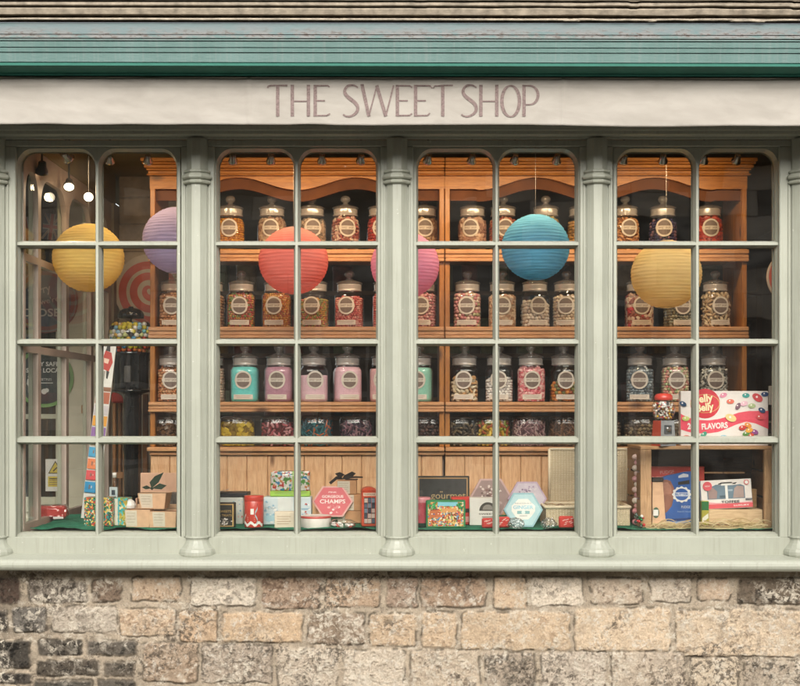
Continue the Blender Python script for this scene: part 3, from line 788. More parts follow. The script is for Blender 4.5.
for sx in (-1, 1):   # standing figure pictograms
    bx = sx * 15 * s
    oz_ = 5 * s
    flat(g, disc_pts(bx, 1.2 * s, 1.2 * s, 12), -.001, WHT)
    flat(g, [(bx - .9 * s, -9 * s), (bx - .9 * s, -15 * s), (bx - .15 * s, -15 * s), (bx, -10 * s), (bx + .15 * s, -15 * s), (bx + .9 * s, -15 * s), (bx + 1.0 * s, -8 * s), (bx + 2.2 * s, -6 * s), (bx + 1.6 * s, -0.8 * s), (bx - 1.6 * s, -0.8 * s), (bx - 2.2 * s, -6 * s), (bx - 1.0 * s, -8 * s)][::-1], -.001, WHT)
g.build('lettering', sk)
# warning notice
wn = thing('warning_notice', (X(56, YD), YD - .012, Z(475, YD)), 'white and yellow triangle warning notice stuck low on the lobby door', 'notice')
g = G(); YEL = plain((0.62, 0.48, 0.06), .5, .06, 30, name='notice_yellow'); BLKP = plain((0.02, 0.018, 0.015), .5, .1, 30, name='black_print')
g.box(-9.8 * s, 9.8 * s, 0, .003, -16 * s, 16 * s, WHT); g.build('plate', wn)
g = G(); flat(g, [(-7.3 * s, 1.5 * s), (7.3 * s, 1.5 * s), (0, 14.5 * s)], -.0005, BLKP); flat(g, [(-5.9 * s, 2.4 * s), (5.9 * s, 2.4 * s), (0, 12.8 * s)], -.001, YEL)
flat(g, [(-2.6 * s, 4.3 * s), (-1.8 * s, 3.5 * s), (2.4 * s, 7.4 * s), (1.2 * s, 8.2 * s)], -.0015, BLKP); flat(g, rectp(-7.3 * s, 7.3 * s, -11.5 * s, -1.2 * s), -.0005, YEL)
for k in range(4): flat(g, rectp(-6 * s, (5.4 - k % 2 * 1.3) * s, (-3.2 - 2 * k - (.9 if k == 0 else .5)) * s, (-3.2 - 2 * k) * s + .2 * s), -.001, BLKP if k == 0 else BROWNP)
g.build('warning_print', wn)
# small flags
UB = plain((0.035, 0.05, 0.11), .8, .1, 20, name='flag_blue'); UR = plain((0.30, 0.04, 0.04), .8, .1, 20, name='flag_red'); UW = plain((0.36, 0.34, 0.33), .8, .1, 20, name='flag_white')
for k, (fx, fy) in enumerate(((25, 230), (53, 227))):
    y = 1.25; fl = thing('pennant_flag', (X(fx, y), y, Z(fy - 13, y)), ['small union flag pennant hanging in the lobby next to the door frame', 'small union flag pennant hanging in the lobby above the CLOSED sign'][k], 'flag', 'union flag pennants in the lobby', ry=.12 * (k * 2 - 1))
    s1 = S(y); w, h = 8.5 * s1, 26 * s1; g = G(); T = Matrix.Translation((0, 0, -h))
    pts = rectp(-w, w, 0, h); g.prism(pts, 0, .002, UB, T)
    for sx in (-1, 1):
        flat(g, [(-sx * w, 0), (-sx * w + sx * .16 * w, 0), (sx * w, h * .93), (sx * w, h), (sx * w - sx * .16 * w, h), (-sx * w, .07 * h)][::sx], -.0006 - .0001 * sx, UW, T)
        flat(g, [(-sx * w, 0), (-sx * w + sx * .06 * w, 0), (sx * w, h), (sx * w - sx * .06 * w, h)][::sx], -.0012 - .0001 * sx, UR, T)
    flat(g, rectp(-.30 * w, .30 * w, 0, h), -.0018, UW, T); flat(g, rectp(-w, w, .40 * h, .60 * h), -.0020, UW, T)
    flat(g, rectp(-.18 * w, .18 * w, 0, h), -.0024, UR, T); flat(g, rectp(-w, w, .44 * h, .56 * h), -.0026, UR, T)
    g.build('flag_cloth', fl)
    g = G(); g.tube([(0, .001, 0), (0, .001, 2.80 - Z(fy - 13, y))], .0012, BLKP, 5); g.build('string', fl)

# striped lollipop disc on the corner wall, and its twin at the far right
LR = plain((0.58, 0.11, 0.08), .5, .1, 20, name='lolly_red'); LC = plain((0.60, 0.52, 0.45), .5, .08, 20, name='lolly_cream')
def lolly(px, py, y, rpx, label, grp, rx=1.0, rz=0.0, ring=False):
    t = thing('lollipop_disc', (X(px, y), y, Z(py, y)), label, 'wall sign', grp, rz=rz); s = S(y); R = rpx * s
    g = G(); g.prism(disc_pts(0, 0, R, 60), 0, .018, LC)
    if ring:
        o, i_ = disc_pts(0, 0, R * .955, 60), disc_pts(0, 0, R * .62, 60)
        g.add([(a, -.0022, b) for a, b in o] + [(a, -.0022, b) for a, b in i_], [(k, (k + 1) % 60, (k + 1) % 60 + 60, k + 60) for k in range(60)], LR)
    turns = 2.75; n = 150; th = 0.098 * R * 1.45
    up = []; dn = []
    for i in range(n + 1):
        a = 2 * PI * turns * i / n; rc = .05 * R + (R * .90 - .05 * R) * i / n; hw = th * min(1, .35 + 2.5 * i / n) * .75
        r2 = min(rc + hw, R * .965)
        up.append((r2 * math.cos(a + 1.2), r2 * math.sin(a + 1.2))); dn.append((max(rc - hw, 0) * math.cos(a + 1.2), max(rc - hw, 0) * math.sin(a + 1.2)))
    v = []
    for p, q in zip(up, dn): v += [(p[0], -.001, p[1]), (q[0], -.001, q[1])]
    g.add(v, [(2 * i, 2 * i + 1, 2 * i + 3, 2 * i + 2) for i in range(n)], LR)
    g.build('spiral_disc', t); return t
lolly(150, 290, 1.62, 36, 'round red and cream lollipop swirl on the wall behind the black gumball machine', None)
lolly(794.5, 277, 0.55, 27, 'red lollipop swirl disc half hidden by the frame of the last window', None, ring=True)

# ------------------------------------------------------------------ dressers
PINE = wood('orange_pine', '9e6228', 'b87c3a', '683c18', 'X', 0.38)
PINEV = wood('orange_pine_upright', '9e6228', 'b87c3a', '683c18', 'Z', 0.38)
PINEL = wood('pale_pine', 'cf9e72', 'deb48c', 'a06a40', 'Z', 0.5)
PINES = wood('pine_shelf', 'c08a5c', 'd2a074', '90582f', 'X', 0.42)
YF_ = 0.75; YB = 1.10
def dresser(xa, xb, left_end, right_end, label):
    t = thing('pine_dresser', (0, 0, 0), label, 'dresser', 'pine dressers full of sweet jars')
    c = (xa + xb) / 2
    pz = lambda py, y=YF_: Z(py, y)
    # cornice
    lo = -6.5 if left_end else 0; hi = 6.5 if right_end else 0
    g = G()
    for (za, zb, dy, ex) in ((160.5, 164, .072, 1.0), (164.2, 166.2, .060, .85), (166.4, 169.4, .046, .65), (169.6, 171.2, .030, .40), (171.4, 174.6, .018, .2), (174.8, 176.2, .030, .35)):
        g.box(X(xa + lo * ex, YF_), X(xb + hi * ex, YF_) - (0 if right_end else .001), YF_ - dy, YB, pz(zb), pz(za), PINE, .003)
    g.build('cornice', t)
    # carved frieze: front board and the lower board behind it, its shade put into the colour
    def wave(px, off):
        d = abs(px - c)
        b = 190 - 12.5 * (0.5 - 0.5 * math.cos(2 * PI * min(d, 118) / 118)) if d < 118 else 189
        return b + off
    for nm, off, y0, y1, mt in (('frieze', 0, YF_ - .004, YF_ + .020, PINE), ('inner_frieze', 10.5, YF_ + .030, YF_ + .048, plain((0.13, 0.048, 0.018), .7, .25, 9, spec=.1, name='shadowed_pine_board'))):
        g = G(); n = 70; xs = [xa + (xb - xa) * i / n for i in range(n + 1)]
        top = pz(176.5)
        v = []
        for yy in (y0, y1):
            for p in xs: v.append((X(p, YF_), yy, pz(wave(p, off)) ))
            for p in xs: v.append((X(p, YF_), yy, top))
        m_ = n + 1; f = []
        for i in range(n):
            f.append((i, i + 1, m_ + i + 1, m_ + i)); a = 2 * m_
            f.append((a + i + 1, a + i, a + m_ + i, a + m_ + i + 1)); f.append((i, a + i, a + i + 1, i + 1))
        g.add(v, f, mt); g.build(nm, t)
    # uprights and sides
    for e, px0, px1 in ((0, xa, xa + 5.2), (1, xb - 5.2, xb)):
        g = G(); g.box(X(px0, YF_) + .0008, X(px1, YF_) - .0008, YF_ - .002, YF_ + .022, pz(447), pz(176.4), PINEV, .002); g.build('post', t)
        g = G(); xx = X(px0 + .8, YF_) if e == 0 else X(px1 - .8, YF_)
        g.box(xx, xx + (.018 if e == 0 else -.018), YF_ + .023, YB, pz(455), pz(176.4), PINEV); g.build('side_panel', t)
    # shelves, reeded front edge
    for a, b in ((250, 262), (327, 338.5), (402, 412)):
        g = G(); x0, x1 = X(xa + (-1 if left_end else .3), YF_), X(xb + (1 if right_end else -.3), YF_)
        if left_end or right_end: pass
        zt, zb = pz(a), pz(b); h = zt - zb
        g.box(X(xa + 1, YF_), X(xb - 1, YF_), YF_ - .002, YB, zb + h * .45, zt, PINES)
        g.box(x0, x1, YF_ - .024, YF_ - .0022, zb + h * .62, zt, PINES, .004); g.box(x0, x1, YF_ - .019, YF_ - .0022, zb + h * .30, zb + h * .60, PINES, .003); g.box(x0, x1, YF_ - .022, YF_ - .0022, zb, zb + h * .28, PINES, .003)
        g.build('shelf', t)
    g = G(); g.box(X(xa - (2 if left_end else -.3), YF_), X(xb + (2 if right_end else -.3), YF_), YF_ - .034, YB + .02, pz(451.2), pz(447), PINES, .004)
    g.box(X(xa, YF_) + .001, X(xb, YF_) - .001, YF_ - .016, YF_ + .02, pz(455), pz(451.5), PINES, .003); g.build('counter_top', t)
    # panelled base
    g = G(); x = X(xa, YF_) + .002; xe = X(xb, YF_) - .002; r = random.Random(int(xa))
    while x < xe - .01:
        w = r.choice([.078, .084, .09, .096, .10]); x1 = min(x + w, xe)
        g.box(x, x1 - .0015, YF_, YF_ + .02, .10, pz(455.2), PINEL, .0035); x = x1
    g.box(X(xa, YF_) + .003, xe - .001, YF_ + .0205, YF_ + .03, .10, pz(455.2), BROWNP)
    g.build('panelling', t)
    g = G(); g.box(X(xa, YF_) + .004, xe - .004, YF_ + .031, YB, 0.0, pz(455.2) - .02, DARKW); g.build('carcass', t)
    # beaded strip under the top
    return t
dresser(150, 444.4, True, False, 'orange pine dresser with a wavy frieze beside the lollipop swirl, its shelves full of jars')
dresser(444.8, 747, False, True, 'orange pine dresser with a wavy frieze behind the two end windows beyond the gourmet board')
# dark shelving at the back of the shop
bs = thing('back_shelving', (0, 0, 0), 'dim shelving seen through the dressers at the back of the shop', 'shelving')
g = G()
for z in (0.6, 1.0, 1.4, 1.8, 2.2): g.box(-1.3, 2.3, 3.0, 3.3, z, z + .03, plain((0.10, 0.06, 0.035), .6, .2, 6, name='dark_shelf_wood'), .003)
for x in (-1.3, -.1, 1.1, 2.3): g.box(x - .02, x + .02, 3.0, 3.3, 0, 2.4, plain((0.10, 0.06, 0.035), .6, .2, 6), .003)
g.build('frame', bs)
rr = random.Random(5); kinds = [('tin', 'dull red sweet tin', (0.22, 0.05, 0.035)), ('carton', 'grey blue sweet carton', (0.07, 0.11, 0.14)), ('carton', 'dusty green sweet carton', (0.08, 0.12, 0.07)), ('tin', 'brassy sweet tin', (0.25, 0.17, 0.06))]
for z in (1.43, 1.83, 2.23, 1.03):
    x = -1.22
    while x < 2.2:
        nm, lb, c = rr.choice(kinds); w = rr.uniform(.08, .16); h = rr.uniform(.12, .26)
        if abs(x - (-.1)) > .15 and abs(x - 1.1) > .15:
            g = G()
            if nm == 'tin':
                g.lathe([(w * .44, 0), (w * .45, .004), (w * .45, h * .82), (w * .47, h * .83), (w * .47, h * .97), (w * .44, h)], plain(c, .35, .3, 22), 18)
            else:
                g.box(-w / 2, w / 2, -.05, .05, 0, h, plain(c, .6, .3, 22), .003); g.box(-w * .35, w * .35, -.052, -.0505, h * .3, h * .7, plain(tuple(min(1, q * 2.2) for q in c), .6, .2, 30))
            o = g.build('sweet_' + nm, None, (x + w / 2, 3.13, z)); tag(o, lb + ' among its likes on the dim shelving behind the dressers', nm, lb + 's on the back shelving')
        x += w + rr.uniform(.02, .2)

# ------------------------------------------------------------------ jars
JG = thin_glass('jar_glass', (0.97, 0.98, 0.97), 1.5, 0.03, 0, 1.5)
LIDG = None
def milky(name, c, share, gl=.12, rough=.12):
    m, nt, out = newmat(name); d = N(nt, 'ShaderNodeBsdfDiffuse'); d.inputs[0].default_value = tuple(c) + (1,)
    t = N(nt, 'ShaderNodeBsdfTransparent'); q = N(nt, 'ShaderNodeBsdfGlossy', Roughness=rough)
    a = N(nt, 'ShaderNodeMixShader'); a.inputs[0].default_value = share; b = N(nt, 'ShaderNodeMixShader')
    lw = N(nt, 'ShaderNodeLayerWeight'); lw.inputs[0].default_value = .5; pw = N(nt, 'ShaderNodeMath', operation='POWER'); nt.links.new(lw.outputs['Facing'], pw.inputs[0]); pw.inputs[1].default_value = 3
    ma = N(nt, 'ShaderNodeMath', operation='MULTIPLY_ADD', use_clamp=True); nt.links.new(pw.outputs[0], ma.inputs[0]); ma.inputs[1].default_value = .8; ma.inputs[2].default_value = gl
    nt.links.new(t.outputs[0], a.inputs[1]); nt.links.new(d.outputs[0], a.inputs[2]); nt.links.new(a.outputs[0], b.inputs[1]); nt.links.new(q.outputs[0], b.inputs[2]); nt.links.new(ma.outputs[0], b.inputs[0]); nt.links.new(b.outputs[0], out.inputs[0]); return m
FROST = milky('frosted_stopper', (0.74, 0.68, 0.63), .46)
LIDG = milky('lid_glass', (.62, .58, .54), .16, .16, .04)
LBR = plain((0.165, 0.12, 0.10), 0.6, 0.12, 100, name='label_brown')
LBC = plain((0.62, 0.56, 0.48), 0.6, 0.05, 100, name='label_cream')
def ico(sub):
    import bmesh
    bm = bmesh.new(); bmesh.ops.create_icosphere(bm, subdivisions=sub, radius=1.0)
    v = np.array([p.co[:] for p in bm.verts]); f = [tuple(q.index for q in p.verts) for p in bm.faces]; bm.free(); return v, f
IC1 = ico(2)
def cubev(b=.22):
    g = G(); g.box(-1, 1, -1, 1, -1, 1, None, b); return np.concatenate(g.v), g.f
CU = cubev()
def cyl(n=8):
    g = G(); g.lathe([(.85, -1), (1, -.92), (1, .92), (.85, 1)], None, n); return np.concatenate(g.v), g.f
CY = cyl()
SH = {'ball': (IC1, (1, 1, 1), True), 'cube': (CU, (1, 1, 1), False), 'stick': (CY, (.42, .42, 2.4), True), 'pip': (IC1, (1, .7, 1), True), 'disc': (CY, (1.15, 1.15, .42), True), 'log': (CY, (.62, .62, 1.35), True)}
def supk(t, sup): return 1.0 if sup == 2 else (abs(math.cos(t)) ** sup + abs(math.sin(t)) ** sup) ** (-1.0 / sup)
SHAPES_CACHE = {}
def jar_glass(kind):
    if kind in SHAPES_CACHE: return SHAPES_CACHE[kind]
    if kind == 'square':
        sup = 3.6; body = [(.050, .000), (.058, .002), (.0605, .007), (.0615, .020), (.0615, .138), (.060, .148), (.054, .157), (.050, .161), (.050, .167)]
    elif kind == 'round':
        sup = 2.0; body = [(.046, .000), (.058, .002), (.062, .010), (.0645, .060), (.0645, .120), (.062, .140), (.056, .153), (.051, .160), (.051, .167)]
    else:
        sup = 3.6; body = [(.060, .000), (.072, .003), (.0755, .010), (.0755, .118), (.073, .124)]
    g = G(); g.lathe(body, JG, 40, sup=sup, cap=False); g.lathe([(.0005, .0005), (body[0][0], .0005)], JG, 40, sup=sup, cap=False)
    me = g.build('jar_body'); m1 = me.data; bpy.data.objects.remove(me)
    me = None
    if kind != 'squat':
        g = G(); g.lathe([(.050, .1665), (.0555, .168), (.056, .171), (.0535, .1735), (.0535, .180), (.0545, .195), (.054, .199), (.050, .200)], FROST, 32)
        o = g.build('stopper'); m2 = o.data; bpy.data.objects.remove(o)
        g = G(); g.lathe([(.047, .2005), (.057, .2015), (.0585, .2045), (.057, .207), (.047, .212), (.034, .217), (.020, .221), (.0125, .225), (.0105, .229), (.0125, .232), (.0185, .236), (.0215, .243), (.0215, .250), (.018, .257), (.010, .262), (.0012, .2635)], LIDG, 28)
        o = g.build('lid'); m3 = o.data; bpy.data.objects.remove(o)
    else:
        m2 = None
        g = G(); g.lathe([(.066, .1245), (.072, .126), (.0725, .130), (.060, .136), (.020, .138), (.014, .144), (.016, .150), (.001, .153)], LIDG, 28)
        o = g.build('lid'); m3 = o.data; bpy.data.objects.remove(o)
    g = G()
    if kind == 'round': cz, yy = .108, -.0655
    else: cz, yy = .100, -.0625
    def curved(poly, off, mat):
        # wrap onto the jar front
        v = []
        for x, z in poly:
            if kind == 'round': v.append((x, -math.sqrt(max((.0648 + off) ** 2 - x * x, 0)), z))
            else: v.append((x, -(.0616 + off) * max(0.0, 1 - (abs(x) / .0616) ** 3.6) ** (1 / 3.6), z))
        n = len(v); cpt = np.mean([p for p in v], axis=0); 
        v.append((sum(p[0] for p in poly) / n, -(.0650 + off) if kind == 'round' else -(.0617 + off), sum(p[1] for p in poly) / n))
        g.add(v, [(i, (i + 1) % n, n) for i in range(n)], mat)
    def strip(x0, x1, z0, z1, off, mat):
        m = 8; poly = [(x0 + (x1 - x0) * i / m, z0) for i in range(m + 1)] + [(x1 - (x1 - x0) * i / m, z1) for i in range(m + 1)]
        v = []
        for x, z in poly:
            if kind == 'round': v.append((x, -math.sqrt((.0648 + off) ** 2 - x * x), z))
            else: v.append((x, -(.0616 + off) * max(0.0, 1 - (abs(x) / .0616) ** 3.6) ** (1 / 3.6), z))
        k = m + 1
        g.add(v, [(i, i + 1, 2 * k - 2 - i, 2 * k - 1 - i) for i in range(m)], mat)
    def discr(r, off, mat, rz=None, zc=cz, cut=None):
        m = 12
        for i in range(m):
            a = -r + 2 * r * i / m; b = -r + 2 * r * (i + 1) / m
            q = lambda t: (rz or r) * math.sqrt(max(0, 1 - (t / r) ** 2))
            pts = [(a, -q(a)), (b, -q(b)), (b, q(b)), (a, q(a))]
            if cut: pts = [(x, min(max(z, cut[0]), cut[1])) for x, z in pts]
            v = []
            for x, z in pts:
                yv = -math.sqrt((.0648 + off) ** 2 - x * x) if kind == 'round' else -(.0616 + off) * max(0.0, 1 - (abs(x) / .0616) ** 3.6) ** (1 / 3.6)
                v.append((x, yv, z + zc))
            g.add(v, [(0, 1, 2, 3)], mat)
    if kind != 'squat':
        discr(.038, .0006, LBC, .041); discr(.0305, .0010, LBR, .0335)
        strip(-.033, .033, cz - .0085, cz + .0085, .0016, LBC)
        v, f = glyphs('SWEET SHOP', .01, 1.0); a = np.array(v); k = .052 / (a[:, 0].max() - a[:, 0].min())
        a = a * np.array([k, 1, .0095 / .7]); a[:, 0] -= (a[:, 0].max() + a[:, 0].min()) / 2; a[:, 2] += cz - (a[:, 2].max() + a[:, 2].min()) / 2
        for i in range(len(a)):
            x = a[i, 0]; a[i, 1] = (-math.sqrt((.0648 + .0021) ** 2 - x * x) if kind == 'round' else -(.0616 + .0021) * max(0.0, 1 - (abs(x) / .0616) ** 3.6) ** (1 / 3.6))
        g.add(a, f, LBR)
        if kind == 'square':
            strip(-.042, .042, .012, .034, .0007, LBC)
            for zz, w in ((.027, .034), (.020, .028)): strip(-w, w, zz - .0012, zz + .0012, .0012, plain((0.38, .32, .27), .6, .1, 100, name='small_print'))
        o = g.build('label'); m4 = o.data; bpy.data.objects.remove(o)
    else: m4 = None
    SHAPES_CACHE[kind] = (m1, m2, m3, m4, sup, body); return SHAPES_CACHE[kind]
def sweets_mesh(kind, shape, size, cols, fill, seed):
    m1, m2, m3, m4, sup, body = jar_glass(kind); r = random.Random(seed); g = G()
    zs_ = [q[1] for q in body]; rs_ = [q[0] for q in body]
    top = .004 + fill * ((.158 if kind != 'squat' else .115) - .004)
    def rad(z): return float(np.interp(z, zs_, rs_)) - .0022
    mats = [plain(c, .38, .12, 60) for c in cols]
    if shape == 'powder':
        key = ('powder', cols[0])
        if key not in MC:
            m, nt, out = newmat('sugar_grain'); c = H(cols[0])
            n = noise(nt, coords(nt), 330, 2, .6); v_ = nt.nodes.new('ShaderNodeTexVoronoi'); v_.inputs['Scale'].default_value = 380; nt.links.new(coords(nt), v_.inputs['Vector'])
            col = mixc(nt, ramp(nt, n, [(.35, 0), (.65, 1)]), tuple(x * .82 for x in c), tuple(min(1, x * 1.15 + .02) for x in c))
            bsdf(nt, out, col, .7, 0, bump(nt, v_.outputs[0], .8, .003)); MC[key] = m
        prof = [(.002, .003)] + [(rad(.003 + (top - .003) * i / 10), .003 + (top - .003) * i / 10) for i in range(11)] + [(.03, top + .003), (.001, top + .004)]
        g.lathe(prof, MC[key], 36, sup=sup); return g
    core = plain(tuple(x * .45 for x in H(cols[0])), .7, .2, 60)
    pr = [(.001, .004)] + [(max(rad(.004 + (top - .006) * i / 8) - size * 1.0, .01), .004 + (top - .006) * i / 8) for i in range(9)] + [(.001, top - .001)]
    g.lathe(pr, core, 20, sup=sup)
    (bv, bf), sc, smo = SH[shape]; sc = np.array(sc) * size
    step = size * (1.72 if shape in ('ball', 'pip', 'cube', 'disc') else 1.55)
    z = .004 + size * .9; row = 0
    while z < top - size * .3:
        R_ = rad(z); per = 2 * PI * R_ * 1.08; n = max(6, int(per / (size * (2.0 if shape not in ('stick', 'log') else 2.3))))
        for i in range(n):
            t = 2 * PI * (i + .5 * (row % 2) + r.uniform(-.18, .18)) / n
            if math.sin(t) > .45: continue
            rr_ = R_ * supk(t, sup) - size * r.uniform(.92, 1.25)
            if shape == 'stick':
                e = Euler((r.gauss(PI / 2, .45), r.uniform(0, PI), 0)).to_matrix(); 
                e = Matrix.Rotation(t + PI / 2, 3, 'Z') @ Matrix.Rotation(r.uniform(-1.3, 1.3), 3, 'Y') ; e = np.array(e); rr_ -= size * .1
            elif shape in ('log', 'disc', 'cube'): e = np.array(Matrix.Rotation(t + PI / 2, 3, 'Z') @ Euler((r.gauss(0, .5), r.uniform(-1.5, 1.5), r.gauss(0, .3))).to_matrix())
            else: e = np.array(Euler((r.uniform(0, 3), r.uniform(0, 3), r.uniform(0, 3))).to_matrix())
            v = (bv * sc) @ e.T + np.array([rr_ * math.cos(t), rr_ * math.sin(t), z + r.uniform(-.25, .25) * size])
            lim = R_ + .0008                     # keep inside the glass
            rad_ = np.hypot(v[:, 0], v[:, 1]); ang = np.arctan2(v[:, 1], v[:, 0])
            kk = np.array([supk(a, sup) for a in ang]) * lim; ov = rad_ > kk
            v[ov, 0] *= (kk / rad_)[ov]; v[ov, 1] *= (kk / rad_)[ov]; v[:, 2] = np.maximum(v[:, 2], .003)
            g.add(v, bf, r.choice(mats), smo)
        z += step; row += 1
    for k in range(int(26 * (.008 / size))):     # loose top layer
        a = r.uniform(0, 2 * PI); q = math.sqrt(r.random()) * (rad(top) - size * 1.1)
        v = (bv * sc) @ np.array(Euler((r.uniform(0, 3), r.uniform(0, 3), 0)).to_matrix()).T + np.array([q * math.cos(a), q * math.sin(a), top + r.uniform(-.3, .5) * size])
        g.add(v, bf, r.choice(mats), smo)
    return g
SHELF = {'A': Z(250, YF_), 'B': Z(327, YF_), 'C': Z(402, YF_), 'D': Z(447, YF_)}
ROWN = {'A': 'top', 'B': 'middle', 'C': 'lower', 'D': 'bottom'}
def jar(row, px, shape, size, cols, fill, label, dy=0.0, sc=1.0):
    kind = {'A': 'round', 'B': 'square', 'C': 'square', 'D': 'squat'}[row]
    m1, m2, m3, m4, sup, body = jar_glass(kind)
    y = {'A': .868, 'B': .850, 'C': .845, 'D': .865}[row] + dy
    t = thing('sweet_jar' if row != 'D' else 'squat_sweet_jar', (X(px, y - .05), y, SHELF[row] + .0005), label, 'sweet jar', 'glass sweet jars on the dresser shelves', rz=random.uniform(-.22, .22))
    t.scale = (1.06 * sc, 1.06 * sc, 1.02 * sc)
    for me, nm in ((m1, 'jar_body'), (m2, 'stopper'), (m3, 'lid'), (m4, 'label')):
        if me is not None:
            o = bpy.data.objects.new(nm, me); COL.objects.link(o); o.parent = t
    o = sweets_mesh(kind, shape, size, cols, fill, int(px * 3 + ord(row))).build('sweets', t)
    if shape != 'powder': o['kind'] = 'stuff'
    return t
